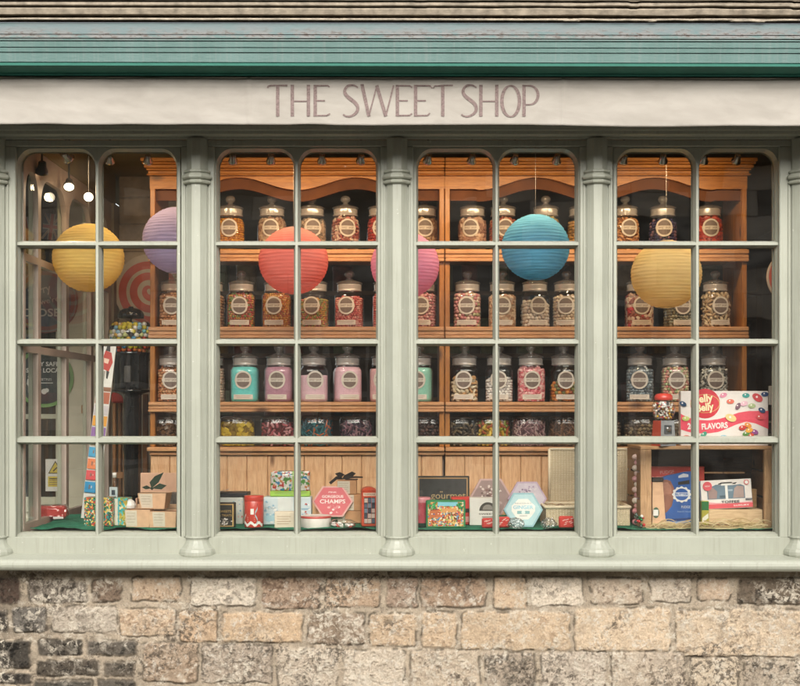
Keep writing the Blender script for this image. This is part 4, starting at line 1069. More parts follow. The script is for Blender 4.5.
J = [
 ('A', 229, 'pip', .0062, ['c8871a', 'd79a2c', 'b8720f'], .95, 'round glass jar of orange-yellow drops on the top shelf, first in the second window'),
 ('A', 271, 'cube', .0072, ['a98b72', '8e6a58', 'c3a78c'], .95, 'round glass jar of tan and mauve cubes on the top shelf above the coral lantern'),
 ('A', 311, 'cube', .0080, ['a78e78', '7a6a5a', 'bfa58c'], .90, 'round glass jar of beige lumps on the top shelf beside the coral lantern'),
 ('A', 345, 'disc', .0085, ['b5605a', 'cfa89a', 'd9c0ae', '9c5a4a'], .97, 'round glass jar of red and cream sweets on the top shelf of the second window'),
 ('A', 381, 'ball', .0080, ['b03a30', 'c25646', '8e2a24'], .97, 'round glass jar of deep red sweets half behind the column on the top shelf'),
 ('A', 424, 'cube', .0075, ['a5876c', '8b6b54', 'c0a080'], .95, 'round glass jar of tan cubes on the top shelf above the pink lantern'),
 ('A', 473, 'cube', .0092, ['c09a86', 'a77f6c', 'd4b39c', '9c7466'], .95, 'round glass jar of pinkish fudge cubes on the top shelf beside the blue lantern'),
 ('A', 504, 'disc', .0085, ['b26a50', 'c7947a', '9a4c3a'], .95, 'round glass jar of terracotta discs on the top shelf just behind the blue lantern'),
 ('A', 547, 'cube', .0085, ['9c8548', 'b59d66', '6e5a34', '7c8a5a'], .97, 'round glass jar of gold wrapped toffees on the top shelf above the blue lantern'),
 ('A', 583, 'ball', .0080, ['b88a4a', '8c6a3a'], .90, 'round glass jar of golden balls behind the third column on the top shelf'),
 ('A', 627, 'disc', .0085, ['c08a5c', 'a86f46', 'd3a276'], .95, 'round glass jar of toffee-coloured discs on the top shelf, first in the fourth window'),
 ('A', 665, 'ball', .0078, ['2c2c52', '4a4066', '8a6a78', '23233c'], .92, 'round glass jar of navy and purple sweets on the top shelf above the yellow lantern'),
 ('A', 711, 'cube', .0105, ['b23a28', 'c85036', '942a1e'], .97, 'round glass jar of bright red lumps, last on the top shelf'),
 ('B', 171, 'ball', .0075, ['c28a5e', 'b0764c', 'd0a078'], .97, 'square glass jar of toffee balls on the middle shelf beside the lollipop swirl'),
 ('B', 209, 'ball', .0075, ['b08a6c', '96705a'], .95, 'square glass jar of brown balls on the middle shelf behind the first column'),
 ('B', 240, 'pip', .0060, ['c87a62', 'b8554a', 'c99a4c', '7f9a5c'], .97, 'jar of mixed pink and orange sweets on the middle shelf of the second window'),
 ('B', 276, 'pip', .0052, ['d29640', 'c67a2c', 'dba860', 'b85a3c'], .97, 'square glass jar of small orange beans on the middle shelf below the coral lantern'),
 ('B', 314, 'pip', .0052, ['cf9c46', 'b7a85a', 'c9705c', '8fa060'], .82, 'square glass jar of yellow and green beans on the middle shelf below the coral lantern'),
 ('B', 349, 'pip', .0055, ['c95a5a', 'd88078', 'e0a79c'], .88, 'square glass jar of rose-red pips on the middle shelf of the second window'),
 ('B', 386, 'pip', .0058, ['c4625e', 'd27a72'], .95, 'square glass jar of salmon pips on the middle shelf behind the second column'),
 ('B', 423, 'ball', .0072, ['d99a9c', 'e3b9b4', 'c67f84'], .95, 'square glass jar of pale pink balls on the middle shelf below the pink lantern'),
 ('B', 468, 'ball', .0088, ['dba39e', 'e4c8b8', 'b8b48c', 'cf8a8c'], .98, 'jar of pink, cream and green bonbons on the middle shelf by the dresser joint'),
 ('B', 503, 'cube', .0080, ['c7a68c', 'd5bca4', 'b28c72'], .90, 'square glass jar of beige lumps on the middle shelf beside the white bonbon jar'),
 ('B', 536, 'ball', .0088, ['ddd0c6', 'e8dcd0', 'cdbcb0'], .74, 'square glass jar three quarters full of white bonbons under the blue lantern'),
 ('B', 568, 'ball', .0080, ['d6c0a8', 'c7ab90', 'e0cfb8'], .90, 'jar of cream sweets on the middle shelf at the end of the third window'),
 ('B', 604, 'cube', .0080, ['b08c60', '8f6e48'], .90, 'square glass jar of brown cubes on the middle shelf behind the third column'),
 ('B', 641, 'cube', .0085, ['d8b9aa', 'c84a52', 'e5d3c4', '9c5a4c'], .92, 'square glass jar of red and white allsorts on the middle shelf below the yellow lantern'),
 ('B', 680, 'ball', .0075, ['8a8670', 'a09a84', '6f6c5a'], .90, 'square glass jar of grey-green sweets on the middle shelf below the yellow lantern'),
 ('B', 718, 'log', .0098, ['cdb596', 'dcc8aa', 'b99c7c'], .97, 'square glass jar of pale cream logs, last on the middle shelf'),
 ('C', 169, 'pip', .0070, ['c98e62', 'b9764c', 'd3a67c'], .97, 'square glass jar of tan chips on the lower shelf behind the black gumball machine'),
 ('C', 209, 'ball', .0072, ['cfae98', 'dcc0ac'], .95, 'square glass jar of beige sweets on the lower shelf behind the first column'),
 ('C', 244, 'powder', .0, ['6cdedb'], 1.0, 'square glass jar of turquoise sherbet on the lower shelf'),
 ('C', 278, 'powder', .0, ['c48fa4'], 1.0, 'square glass jar of mauve sherbet on the lower shelf'),
 ('C', 313, 'powder', .0, ['efc4d0'], .76, 'square glass jar part filled with pale pink sherbet on the lower shelf'),
 ('C', 347, 'powder', .0, ['f2c2d0'], 1.0, 'square glass jar filled to the neck with pale pink sherbet on the lower shelf'),
 ('C', 384, 'powder', .0, ['e8b2b6'], .95, 'square glass jar of rose sherbet on the lower shelf half behind the second column'),
 ('C', 419, 'powder', .0, ['9fe0ca'], .98, 'square glass jar of mint green sherbet on the lower shelf beside the dresser joint'),
 ('C', 465, 'disc', .0105, ['e0cdae', 'eadcc2', 'c99a6a'], .66, 'square glass jar two thirds full of cream foam mushrooms on the lower shelf'),
 ('C', 500, 'ball', .0070, ['e2dcd8', 'efe9e4', 'cfc6c2'], .66, 'square glass jar of white mints behind the glazing bar on the lower shelf'),
 ('C', 532, 'cube', .0060, ['d9767e', 'e6a0a2', 'c85e6a', 'eabcb8'], .98, 'square glass jar of bright pink cubes on the lower shelf of the third window'),
 ('C', 565, 'ball', .0088, ['c8742c', 'd68c40', '9e4a1e', '7a7a40'], .52, 'square glass jar half full of orange jellies on the lower shelf'),
 ('C', 603, 'cube', .0080, ['9a7a5a', 'b0906c'], .90, 'square glass jar of fudge cubes on the lower shelf behind the third column'),
 ('C', 642, 'ball', .0076, ['7c8a94', '98a2a8', '66737d'], .97, 'square glass jar of blue-grey balls on the lower shelf of the fourth window'),
 ('C', 677, 'ball', .0068, ['d8b8a0', 'd98c84', 'a9b98a', 'e2d2a8'], .97, 'square glass jar of pastel pips on the lower shelf above the small gumball machine'),
 ('C', 716, 'log', .0062, ['d9d6cc', '4a4844', 'e4e0d6', '8c8982'], .97, 'square glass jar of black and white twists on the lower shelf above the flavours box'),
 ('D', 166, 'cube', .0100, ['6a4a30', '4c3424'], .90, 'squat jar of brown toffees on the dresser top behind the gumball machine stand'),
 ('D', 236, 'cube', .0120, ['b89a1e', 'd0b030', '8a6c14'], .90, 'squat jar of yellow wrapped sweets on the dresser top below the turquoise jar'),
 ('D', 277, 'log', .0092, ['8a3036', 'b05a60', '5c1c22', 'c48a8c'], .98, 'squat jar of dark red chews on the dresser top below the mauve jar'),
 ('D', 316, 'stick', .0075, ['1f5c66', 'b85a28', '163f48', '2a7078'], .98, 'squat jar of teal and orange sticks on the dresser top of the second window'),
 ('D', 356, 'stick', .0075, ['4a3548', '7c5260', '2c2230', '8f6c72'], .98, 'squat jar of purple sticks on the dresser top of the second window'),
 ('D', 396, 'stick', .0075, ['5a4040', '3c2a2a'], .95, 'squat jar of dark sticks behind the second column on the dresser top'),
 ('D', 427, 'ball', .0090, ['3c2a28', '5a3f38', '241a1a'], .95, 'squat jar of near black balls on the dresser top just before the joint'),
 ('D', 462, 'log', .0092, ['35302a', '564a3c', '7a6a52'], .95, 'squat jar of dark liquorice logs just past the dresser joint'),
 ('D', 493, 'log', .0100, ['c49a30', 'b0552c', '8c9438', 'd8b84a'], .95, 'squat jar of yellow and red wrapped chews behind the glazing bar'),
 ('D', 529, 'stick', .0065, ['8a6268', 'b08a8c', '5c3c44', 'c4a8a4'], .98, 'squat jar of pink and brown striped sticks below the bright pink jar'),
 ('D', 566, 'stick', .0085, ['6e4a36', '8c6448', '4a3024'], .98, 'squat jar of brown sticks below the half full orange jar'),
 ('D', 605, 'ball', .0090, ['5c4a3c', '7a6450'], .95, 'squat jar of brown balls behind the third column on the dresser top'),
 ('D', 642, 'pip', .0095, ['76604c', '94805f', '5a4838'], .98, 'squat jar of brown nuts on the dresser top beside the small gumball machine'),
 ('D', 683, 'pip', .0095, ['8a7a60', '6a5a48'], .95, 'squat jar of pale nuts on the dresser top behind the flavours box'),
 ('D', 721, 'ball', .0090, ['6a4038', '8a5a4c'], .95, 'squat jar of red-brown sweets hidden behind the flavours box'),
]
for a in J: jar(*a)

# ------------------------------------------------------------------ paper lanterns
def lantern(px, py, y, rpx, hexc, label, seed):
    s = S(y); R = rpx * s; r = random.Random(seed)
    t = thing('paper_lantern', (X(px, y), y, Z(py, y)), label, 'paper lantern', 'round paper lanterns hanging in the windows', rz=r.uniform(0, 3))
    n = 25; seg = 72; v = []; f = []; lat = []
    for i in range(n + 1):
        a = -PI / 2 + .24 + (PI - .48) * i / n + r.uniform(-.012, .012) * (0 < i < n); lat.append(a)
    rings = []
    for i in range(n):
        for q in range(4):
            tt = q / 4; a = lat[i] * (1 - tt) + lat[i + 1] * tt
            rings.append((a, -0.024 * math.sin(PI * tt) ** .7, q == 0))
    rings.append((lat[-1], 0, True))
    tw = [[r.uniform(0, 6.28) for _ in range(3)] for _ in range(n + 1)]
    for k, (a, dip, isr) in enumerate(rings):
        for j in range(seg):
            th = 2 * PI * j / seg; i0 = min(k // 4, n - 1)
            wr = dip * .62 * (1 + .55 * math.sin(7 * th + tw[i0][0]) * math.sin(3 * th + tw[i0][1])) 
            zz = 0.006 * math.sin(2 * th + tw[0][1] + a) + .004 * math.sin(5 * th + tw[i0][2])
            q = R * (1 + wr); v.append((q * math.cos(a) * math.cos(th), q * math.cos(a) * math.sin(th), q * .965 * math.sin(a) + R * zz))
    m = len(rings)
    for i in range(m - 1):
        for j in range(seg): f.append((i * seg + j, i * seg + (j + 1) % seg, (i + 1) * seg + (j + 1) % seg, (i + 1) * seg + j))
    g = G(); g.add(v, f, paper('lantern_paper_' + hexc, hexc), True); g.build('shade', t)
    g = G(); WI = plain((0.25, .24, .22), .4, .1, 30, metallic=.8, name='wire')
    for sgn in (-1, 1):
        rr_ = R * math.cos(lat[-1]); zz = sgn * R * .965 * math.sin(lat[-1])
        g.tube([(rr_ * math.cos(2 * PI * j / 20), rr_ * math.sin(2 * PI * j / 20), zz) for j in range(21)], .0012, WI, 5)
    g.tube([(-R * .24, 0, R * .93), (0, 0, R * 1.0), (R * .24, 0, R * .93)], .001, WI, 5)
    g.tube([(0, 0, R * 1.0), (0, 0, 2.598 - Z(py, y) if y < .171 and y > .108 else ZC - Z(py, y))], .0006, plain((.5, .48, .44), .5, .05, 30, name='nylon_line'), 4)
    g.build('wire_frame', t); return t
lantern(88.5, 258, .42, 35.5, 'ffdc86', 'warm yellow paper lantern in the first window', 1)
lantern(177, 240.5, .50, 34.5, 'cfc4ea', 'lilac paper lantern beside the first column, in front of the dresser end', 2)
lantern(293.5, 261, .45, 35, 'ff9a8e', 'coral red paper lantern in the second window', 3)
lantern(405, 265.5, .45, 34.5, 'ffb2d2', 'pink paper lantern split by the second column', 4)
lantern(535.5, 247.5, .45, 34.2, '7ac6ea', 'turquoise blue paper lantern in the third window', 5)
lantern(666.3, 274.5, .40, 35.3, 'ffe0a0', 'pale yellow paper lantern in the fourth window, hanging lowest', 6)

# ------------------------------------------------------------------ spotlights
CHR = plain((0.42, 0.40, 0.37), 0.22, 0.1, 20, metallic=.9, name='brushed_nickel')
DRK = plain((0.03, 0.028, 0.026), 0.35, 0.1, 20, name='black_lamp_housing')
BULB = emis('lit_bulb', (1.0, 0.80, 0.55), 3.5)
BULB_DIM = emis('lit_reflector_bulb', (1.0, .76, .48), 1.5)
def aim(d):
    d = Vector(d).normalized(); return d.to_track_quat('-Z', 'Y').to_euler()
def spotlamp(px, py, y, d, label, energy, housing=CHR, bulb=None, size=.024, cone=1.5):
    z = Z(py, y)
    t = thing('spotlight', (X(px, y), y, z), label, 'spotlight', 'ceiling spotlights above the window display')
    top = ZC if (y > .172 or y < .108) else 2.60
    if X(px, y) < -1.515: top = 2.56
    g = G(); HM = DRK if housing is DRK else CHR; g.tube([(0, 0, top - z), (0, 0, .012)], .0045, HM, 8); g.lathe([(.018, top - z - .012), (.018, top - z)], HM, 14); g.build('stem', t)
    M = aim(d).to_matrix().to_4x4(); g = G(); k = size
    g.lathe([(k * .45, k * 1.1), (k * .62, k * 1.0), (k * .70, k * .2), (k * 1.0, -k * .5), (k * 1.02, -k * .9), (k * .94, -k * .9), (k * .88, -k * .6), (k * .5, -k * .2)], housing, 20, M, cap=False)
    g.lathe([(.001, k * 1.11), (k * .45, k * 1.1)], housing, 20, M, cap=False)
    hd = g.build('lamp_head', t)
    g = G(); g.lathe([(.001, -k * 1.0), (k * .5, -k * .97), (k * .90, -k * .86), (k * .82, -k * .6), (.001, -k * .55)], bulb or BULB, 20, M, cap=False); g.build('bulb', hd)
    if energy:
        L = bpy.data.lights.new('spot_beam', 'SPOT'); L.energy = energy; L.color = (1.0, 0.73, 0.44); L.spot_size = cone; L.spot_blend = .8; L.shadow_soft_size = .02
        lo = bpy.data.objects.new('spot_beam', L); COL.objects.link(lo); lo.parent = t
        dv = Vector(d).normalized(); lo.location = dv * (size * 1.0); lo.rotation_euler = aim(d)
    return t
SP = [(110, 4), (148, 4), (233, 6), (271, 6), (322, 6), (361, 6), (428, 6), (472, 6), (515, 6), (557, 6), (624, 6), (663, 6), (704, 6), (737, 4)]
WN = ['first', 'first', 'second', 'second', 'second', 'second', 'third', 'third', 'third', 'third', 'fourth', 'fourth', 'fourth', 'fourth']
OR = ['nearer the lit lamps', 'nearer the column', 'first of four', 'second of four', 'third of four', 'fourth of four'] 
cnt = {}
for (px, e), w in zip(SP, WN):
    cnt[w] = cnt.get(w, 0) + 1
    ordn = ['first', 'second', 'third', 'fourth'][cnt[w] - 1]
    spotlamp(px, 159, .27, (random.uniform(-.12, .12), .50, -.42), 'small nickel spotlight, %s along the head of the %s window' % (ordn, w), e * .80, bulb=BULB_DIM, size=.020, cone=2.45)
spotlamp(42, 168, .20, (-.2, .5, -.75), 'black spotlight seen from behind at the outer corner of the first window', 0, DRK, BULB_DIM, .026)
spotlamp(69, 184, .50, (.15, -.62, -.72), 'lit black spotlight tilted downwards above the yellow lantern', 2.2, DRK, BULB, .024, 1.8)
spotlamp(88.5, 196, .78, (.25, -1, -.42), 'lit round spotlight facing the street above the yellow lantern', .6, DRK, BULB, .0235, 1.8)
spotlamp(66, 156, .25, (.2, .7, -.3), 'pale spotlight close to the head of the first window', 4, CHR, BULB_DIM, .026)
# ================================================================== WINDOW DISPLAY
PZ = 0.992                       # platform top
g = G(); g.box(-1.50, 1.72, 0.075, 0.742, PZ - .03, PZ, plain((.60, .57, .50), .6, .06, 10, name='platform_board'), .003)
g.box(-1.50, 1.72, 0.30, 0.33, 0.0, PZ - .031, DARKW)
tag(g.build('display_platform'), 'painted board platform carrying the whole window display', 'platform')
ZF = PZ + .006                   # cloth top
def cloth_mat():
    m, nt, out = newmat('green_felt'); n = noise(nt, coords(nt), 26, 5, .65)
    col = mixc(nt, ramp(nt, n, [(.35, 0), (.7, 1)]), (0.015, 0.12, 0.070), (0.045, 0.21, 0.125))
    bsdf(nt, out, col, .9, 0, bump(nt, noise(nt, coords(nt), 240, 3), .5, .003), .1); return m
g = G(); xs = np.linspace(-1.495, 1.715, 420); ys = np.linspace(0.040, 0.735, 60)
XX, YY = np.meshgrid(xs, ys)
yy = YY + (0.018 * (fbm(XX * 6, YY * 2, 3, 501) - .3)) * np.clip(1 - (YY - .04) / .2, 0, 1)
hz = PZ + .0035 + .002 * fbm(XX * 12, YY * 12, 3, 502)
hz = hz + .013 * np.clip(1 - (YY - .04) / .10, 0, 1) * np.maximum(fbm(XX * 9, YY * 20, 3, 503) - .38, 0) * 2.2
hz = hz + .022 * np.clip((-1.12 - XX) / .2, 0, 1) * np.maximum(fbm(XX * 7, YY * 9, 3, 504) - .35, 0) * np.clip((YY - .04) * 8, 0, 1)
n0, n1 = XX.shape; I = np.arange(n0 * n1).reshape(n0, n1)
F = np.stack([I[:-1, :-1], I[:-1, 1:], I[1:, 1:], I[1:, :-1]], -1).reshape(-1, 4)
g.add(np.stack([XX, np.maximum(yy, .036), hz], -1).reshape(-1, 3), [tuple(q) for q in F.tolist()], cloth_mat(), True)
tag(g.build('green_cloth'), 'rumpled dark green cloth spread over the display platform behind the panes', 'cloth')

CLR = {}
def pc(h, rough=.5, var=.06, sc=30): return plain(h, rough, var, sc)
def place(name, px, d, label, cat, group=None, z=None, rz=0.0, rx=0.0, ry=0.0):
    return thing(name, (X(px, d), d, ZF if z is None else z), label, cat, group, rz, rx, ry)
class Card:
    """printed front face of a box: u,v from 0..1 across its face, drawn as thin ink layers"""
    def __init__(s, g, x0, x1, z0, z1, y): s.g = g; s.b = (x0, x1, z0, z1); s.y = y; s.k = 0
    def pt(s, u, v): x0, x1, z0, z1 = s.b; return (x0 + (x1 - x0) * u, z0 + (z1 - z0) * v)
    def lay(s): s.k += 1; return s.y - .0003 - .00025 * s.k
    def rect(s, u0, u1, v0, v1, m): a = s.pt(u0, v0); b = s.pt(u1, v1); flat(s.g, rectp(a[0], b[0], a[1], b[1]), s.lay(), m); return s
    def poly(s, pts, m): flat(s.g, [s.pt(*p) for p in pts], s.lay(), m); return s
    def disc(s, u, v, ru, m, rv=None, n=28):
        w = s.b[1] - s.b[0]; c = s.pt(u, v); h = s.b[3] - s.b[2]
        flat(s.g, disc_pts(c[0], c[1], ru * w, n, (rv * h) if rv else None), s.lay(), m); return s
    def text(s, t, u, v, h, m, w=None, bold=0, rot=0):
        c = s.pt(u, v); text(s.g, t, c[0], c[1], h * (s.b[3] - s.b[2]), m, s.lay(), None if w is None else w * (s.b[1] - s.b[0]), bold, rot); return s
    def blobs(s, n, pal, seed, rmin, rmax, u0=0.05, u1=.95, v0=.05, v1=.95):
        r = random.Random(seed); w = s.b[1] - s.b[0]; h = s.b[3] - s.b[2]
        for i in range(n):
            u, v = r.uniform(u0, u1), r.uniform(v0, v1); q = r.uniform(rmin, rmax) * min(w, h); c = s.pt(u, v); m = r.randint(5, 8); a0 = r.random() * 6
            pts = []
            for k in range(m):
                a = a0 + 2 * PI * k / m; rr = q * r.uniform(.6, 1.15); x = min(max(c[0] + rr * math.cos(a), s.b[0] + .001), s.b[1] - .001); z = min(max(c[1] + rr * .8 * math.sin(a), s.b[2] + .001), s.b[3] - .001); pts.append((x, z))
            if i % 8 == 0: y = s.lay()
            flat(s.g, pts, y - .00003 * (i % 8), pc(r.choice(pal)))
        return s
def boxed(name, part, px0, px1, ptop, d, depth, mat, label, cat, z=None, group=None, rz=0, rx=0, side=None, bev=.0025, pbot=None):
    t = place(name, (px0 + px1) / 2, d, label, cat, group, z, rz, rx)
    w = (px1 - px0) * S(d); zb = ZF if z is None else z; h = Z(ptop, d) - zb
    g = G(); g.box(-w / 2, w / 2, 0, depth, 0, h, mat, bev); b = g.build(part, t)
    gg = G(); return t, Card(gg, -w / 2, w / 2, 0, h, 0), gg, w, h
def done(gg, t, nm='printed_front'):
    if gg.f: gg.build(nm, t)

def crumple(name, px, d, wpx, hpx, label, mat, seed, cat='wrapped pack', z=None, dep=.06, inner=None, film=None):
    """rounded pack inside loose crinkled film"""
    t = place(name, px, d, label, cat, z=z); s = S(d); w, h = wpx * s, hpx * s
    if inner is not None:
        g = G(); g.box(-w * .46, w * .46, -dep * .42, dep * .42, .002, h * .86, inner, .006)
        # soften
        v = g.v[-1]; g.build('pack', t)
    v, f = ico(4); r = RS
    n = 7 + seed; q = v.copy(); sg = np.sign(q) * np.abs(q) ** .55
    nn = (fbm(q[:, 0] * 5 + seed * 3, q[:, 2] * 5 + q[:, 1] * 4, 4, 700 + seed, .7) - .5)
    sg = sg * (1 + .42 * nn[:, None]); sg[:, 0] *= w * .52; sg[:, 1] *= dep * .55; sg[:, 2] = (sg[:, 2] * .5 + .5) * h; sg[:, 2] = np.maximum(sg[:, 2], .0005)
    g = G(); g.add(sg, f, mat, False); g.build('film', t); return t
FILM = thin_glass('crinkled_film', (.97, .97, .96), 1.5, .12, 0, 2.6)
WFILM = thin_glass('milky_film', (.88, .87, .86), 1.6, .3, 0, 4.5)

# --- first window
t = place('wrapped_pack', 51.5, .40, 'red gift pack in crinkled clear film, alone on the cloth in the first window', 'gift pack', z=ZF + .010, rz=.15)
s = S(.4); g = G(); g.box(-14 * s, 14 * s, 0, .07, 0, 12.5 * s, pc((.62, .06, .05), .35, .2, 30), .010)
g.poly = None
g.build('pack', t)
g = G(); v, f = ico(4); q = np.sign(v) * np.abs(v) ** .5; nn = fbm(v[:, 0] * 6, v[:, 2] * 6 + v[:, 1] * 5, 4, 650, .7) - .5; q = q * (1 + .35 * nn[:, None])
q[:, 0] *= 15.5 * s; q[:, 1] = q[:, 1] * .042 + .035; q[:, 2] = np.maximum((q[:, 2] * .5 + .5) * 14 * s, .0005); g.add(q, f, FILM, False); g.build('film', t)
g = G(); g.box(2 * s, 12 * s, -.018, -.016, .001, 2.4 * s, WHT); g.build('tag_card', t)

# leaning colour chart
y = .52; t = thing('flavour_board', (X(88.5, y), y, ZF), 'tall white board with a column of coloured flavour squares leaning by the first glazing bar', 'price board', ry=math.atan2(X(108, y) - X(91, y), Z(342, y) - ZF) - .004, rx=-.10)
s = S(y); w = 15.5 * s; h = (Z(342, y) - ZF) * 1.008
g = G(); g.box(-w / 2, w / 2, 0, .006, 0, h, WHT, .001); g.build('board', t)
gg = G(); cd = Card(gg, -w / 2, w / 2, 0, h, 0)
vv = lambda py: 1 - (py - 342) / (526 - 342.0)
R_, OR_ = pc('b8362a'), pc('d9822a')
cd.poly([(.35, vv(350)), (.75, vv(352)), (.9, vv(362)), (.7, vv(372)), (.35, vv(370)), (.18, vv(360))], R_)
cd.poly([(.42, vv(344.5)), (.62, vv(345)), (.66, vv(351)), (.36, vv(350))], BLKP).poly([(.3, vv(358)), (.66, vv(359)), (.6, vv(364)), (.34, vv(363))], pc('e8c4b0'))
cd.poly([(.25, vv(371)), (.5, vv(372)), (.45, vv(384)), (.3, vv(382))], pc('9a928a')).poly([(.55, vv(371)), (.75, vv(372)), (.68, vv(380)), (.58, vv(379))], BLKP)
cd.rect(.02, .98, vv(393), vv(388.5), pc('8a5a3c'))
for a, b, c in ((394, 406, 'b5654a'), (408, 418, 'c9c2c6'), (419, 429.5, 'dd9a34'), (431, 441, '8a62a0'), (443, 450, 'e2c890'), (452, 462, '3f9ac4'), (464, 474.5, 'd87a48'), (476, 486, 'cf4a4e'), (488, 499, '2f8fc0')):
    cd.rect(.04, .96, vv(b), vv(a), pc(c)).rect(.30, .38, vv(b - 3.5), vv(a + 3), BROWNP).rect(.46, .50, vv(b - 4.5), vv(a + 4), pc('e8dccb'))
cd.rect(.02, .98, vv(449.5), vv(448.6), BLKP)
done(gg, t)

# small wooden block rack & red-topped stool by the wall
WD = wood('mid_wood', '8a5c34', 'a37244', '5a3519', 'Z', .5)
y = .95; t = place('wooden_stool', 119, y, 'wooden bar stool with a red box seat behind the flavour board', 'stool', z=0.0)
s = S(y); zt = Z(403, y); g = G(); g.box(-8 * s, 6.2 * s, 0, .16, zt, Z(392.5, y), pc((.36, .03, .02), .35), .008); g.build('seat', t)
for lx in (-7.0, 3.4):
    for ly in (.01, .13):
        g = G(); g.box(lx * s, (lx + 3.2) * s, ly, ly + .028, 0, zt - .001, WD, .003); g.build('leg', t)
for zz in (.35, .75, 1.15):
    g = G(); g.box(-3.7 * s, 3.3 * s, .015, .03, zz, zz + .03, WD, .002); g.build('rung', t)
y = 1.25; t = place('wooden_rack', 88, y, 'light wooden block rack standing against the lobby screen', 'rack', z=0.0)
s = S(y); g = G(); g.box(-7 * s, 6 * s, 0, .10, Z(413.5, y), Z(405, y), wood('blond_wood', 'a87848', 'bc8a58', '6b431f', 'X', .5), .003); g.build('block', t)
g = G(); g.lathe([(1.3 * s, -.001), (1.3 * s, .002)], BLKP, 12, Matrix.Translation((-4.5 * s, -.001, Z(409, y))) @ Matrix.Rotation(PI / 2, 4, 'X')); g.build('peg_hole', t)
g = G(); g.box(1.2 * s, 4.6 * s, .03, .06, 0, Z(413.6, y), WD, .003); g.build('post', t)
# plank leaning against the dresser end
y = 1.15; 
for k, (a, b, nm) in enumerate(((133, 140.5, 'pale upright plank standing between the gumball stand and the dresser'), (142.5, 147.5, 'narrow upright plank nearest the dresser side'))):
    g = G(); s = S(y); g.box(-(b - a) / 2 * s, (b - a) / 2 * s, 0, .03, 0, Z(388 + 6 * k, y), wood('plank_wood', '7a4e2c', '946238', '4a2a14', 'Z', .55), .002)
    tag(g.build('plank', None, (X((a + b) / 2, y), y, 0)), nm, 'plank')

# big black gumball machine on its stand
y = .82; t = place('gumball_machine', 131, y, 'tall black gumball machine with a clear globe of pastel gumballs on a stand', 'gumball machine', z=0.0)
s = S(y); BK = plain((0.012, 0.013, 0.014), .12, .2, 10, name='gloss_black'); zz = lambda p: Z(p, y)
g = G(); g.lathe([(.16, 0), (.165, .012), (.10, .045), (.04, .07), (.033, .12), (.033, zz(455)), (.036, zz(450)), (.036, zz(399)), (.042, zz(396)), (.06, zz(393.5)), (18.3 * s, zz(391.8)), (18.6 * s, zz(390.2)), (17.5 * s, zz(389.6)), (.03, zz(389.4))], BK, 28); g.build('stand', t)
g = G(); seg = 48; v = []; pr = [(16.6, 389.2), (17.0, 386), (16.9, 374), (17.2, 362), (17.6, 356), (18.6, 353.6), (18.4, 352.6), (15, 352.2)]
for i in range(seg):
    th = 2 * PI * i / seg; fl = 1 + .035 * (1 if (i // 3) % 2 else -1)
    for k, (r_, p) in enumerate(pr): v.append((r_ * s * (fl if k < 5 else 1) * math.cos(th), r_ * s * (fl if k < 5 else 1) * math.sin(th), zz(p)))
n = len(pr); f = [(i * n + a, ((i + 1) % seg) * n + a, ((i + 1) % seg) * n + a + 1, i * n + a + 1) for i in range(seg) for a in range(n - 1)]
f += [tuple(i * n for i in range(seg))[::-1], tuple(i * n + n - 1 for i in range(seg))]
g.add(v, f, BK, False); bd = g.build('body', t)
g = G(); g.box(-.016, .016, -17.6 * s, -16.4 * s, zz(383), zz(366), plain((.35, .36, .37), .2, .1, 20, metallic=.9), .003); g.build('coin_plate', bd)
g = G(); g.lathe([(16.5 * s, zz(352.4)), (20.5 * s, zz(347)), (22.3 * s, zz(340)), (22.6 * s, zz(334)), (21.2 * s, zz(327)), (17.5 * s, zz(321.5)), (12.5 * s, zz(318))], JG, 36, cap=False); g.build('globe', t)
g = G(); r = random.Random(8); GBC = [pc(c, .25) for c in ('d9c93c', 'e6dfd2', '8fc0dc', 'e8e4dc', 'cfc04a', '2f2f34', '6ab0b8', 'e0b04a', 'c8cc88')]
GLC = [pc(c, .25) for c in ('b8482e', 'c8a02c', '6d7a34', '4a90b8', 'd87a3a', 'd8c83a')]
br = .0115; (bv, bf) = ico(2)
for row in range(8):
    z0 = zz(350.5) + row * .0168
    Rr = float(np.interp(z0, [zz(352.4), zz(347), zz(340), zz(334), zz(327), zz(321.5)], [16 * s, 20 * s, 22 * s, 22.3 * s, 20.9 * s, 17.2 * s])) - br * 1.1
    for ring, q in enumerate((Rr, Rr - br * 1.9, Rr - br * 3.8, Rr - br * 5.7)):
        if row < 6 and ring > 1: continue
        m = max(4, int(2 * PI * q / (br * 2.1)))
        for i in range(m):
            a = 2 * PI * (i + .5 * (row % 2)) / m + r.uniform(-.05, .05)
            if math.sin(a) > .6: continue
            k = r.uniform(.92, 1.08)
            if row >= 7 and r.random() < .3: continue
            g.add(bv * br * k + np.array([q * math.cos(a), q * math.sin(a), z0 + r.uniform(-.003, .003)]), bf, r.choice(GLC if row < 4 else GBC), True)
o = g.build('gumballs', t); o['kind'] = 'stuff'
g = G(); g.lathe([(.001, zz(351)), (14 * s, zz(350)), (19 * s, zz(343)), (19 * s, zz(330)), (12 * s, zz(325)), (.001, zz(324))], pc('8a7a50'), 20); g.build('gumball_core', t)
g = G(); g.lathe([(.004, zz(322)), (.004, zz(318.5)), (12.6 * s, zz(318.2)), (13.2 * s, zz(316.4)), (12.8 * s, zz(314)), (11.2 * s, zz(311.3)), (8.5 * s, zz(309.3)), (4.5 * s, zz(308.2)), (2.6 * s, zz(308)), (2.2 * s, zz(306.6)), (.001, zz(306.4))], BK, 32); g.build('lid', t)

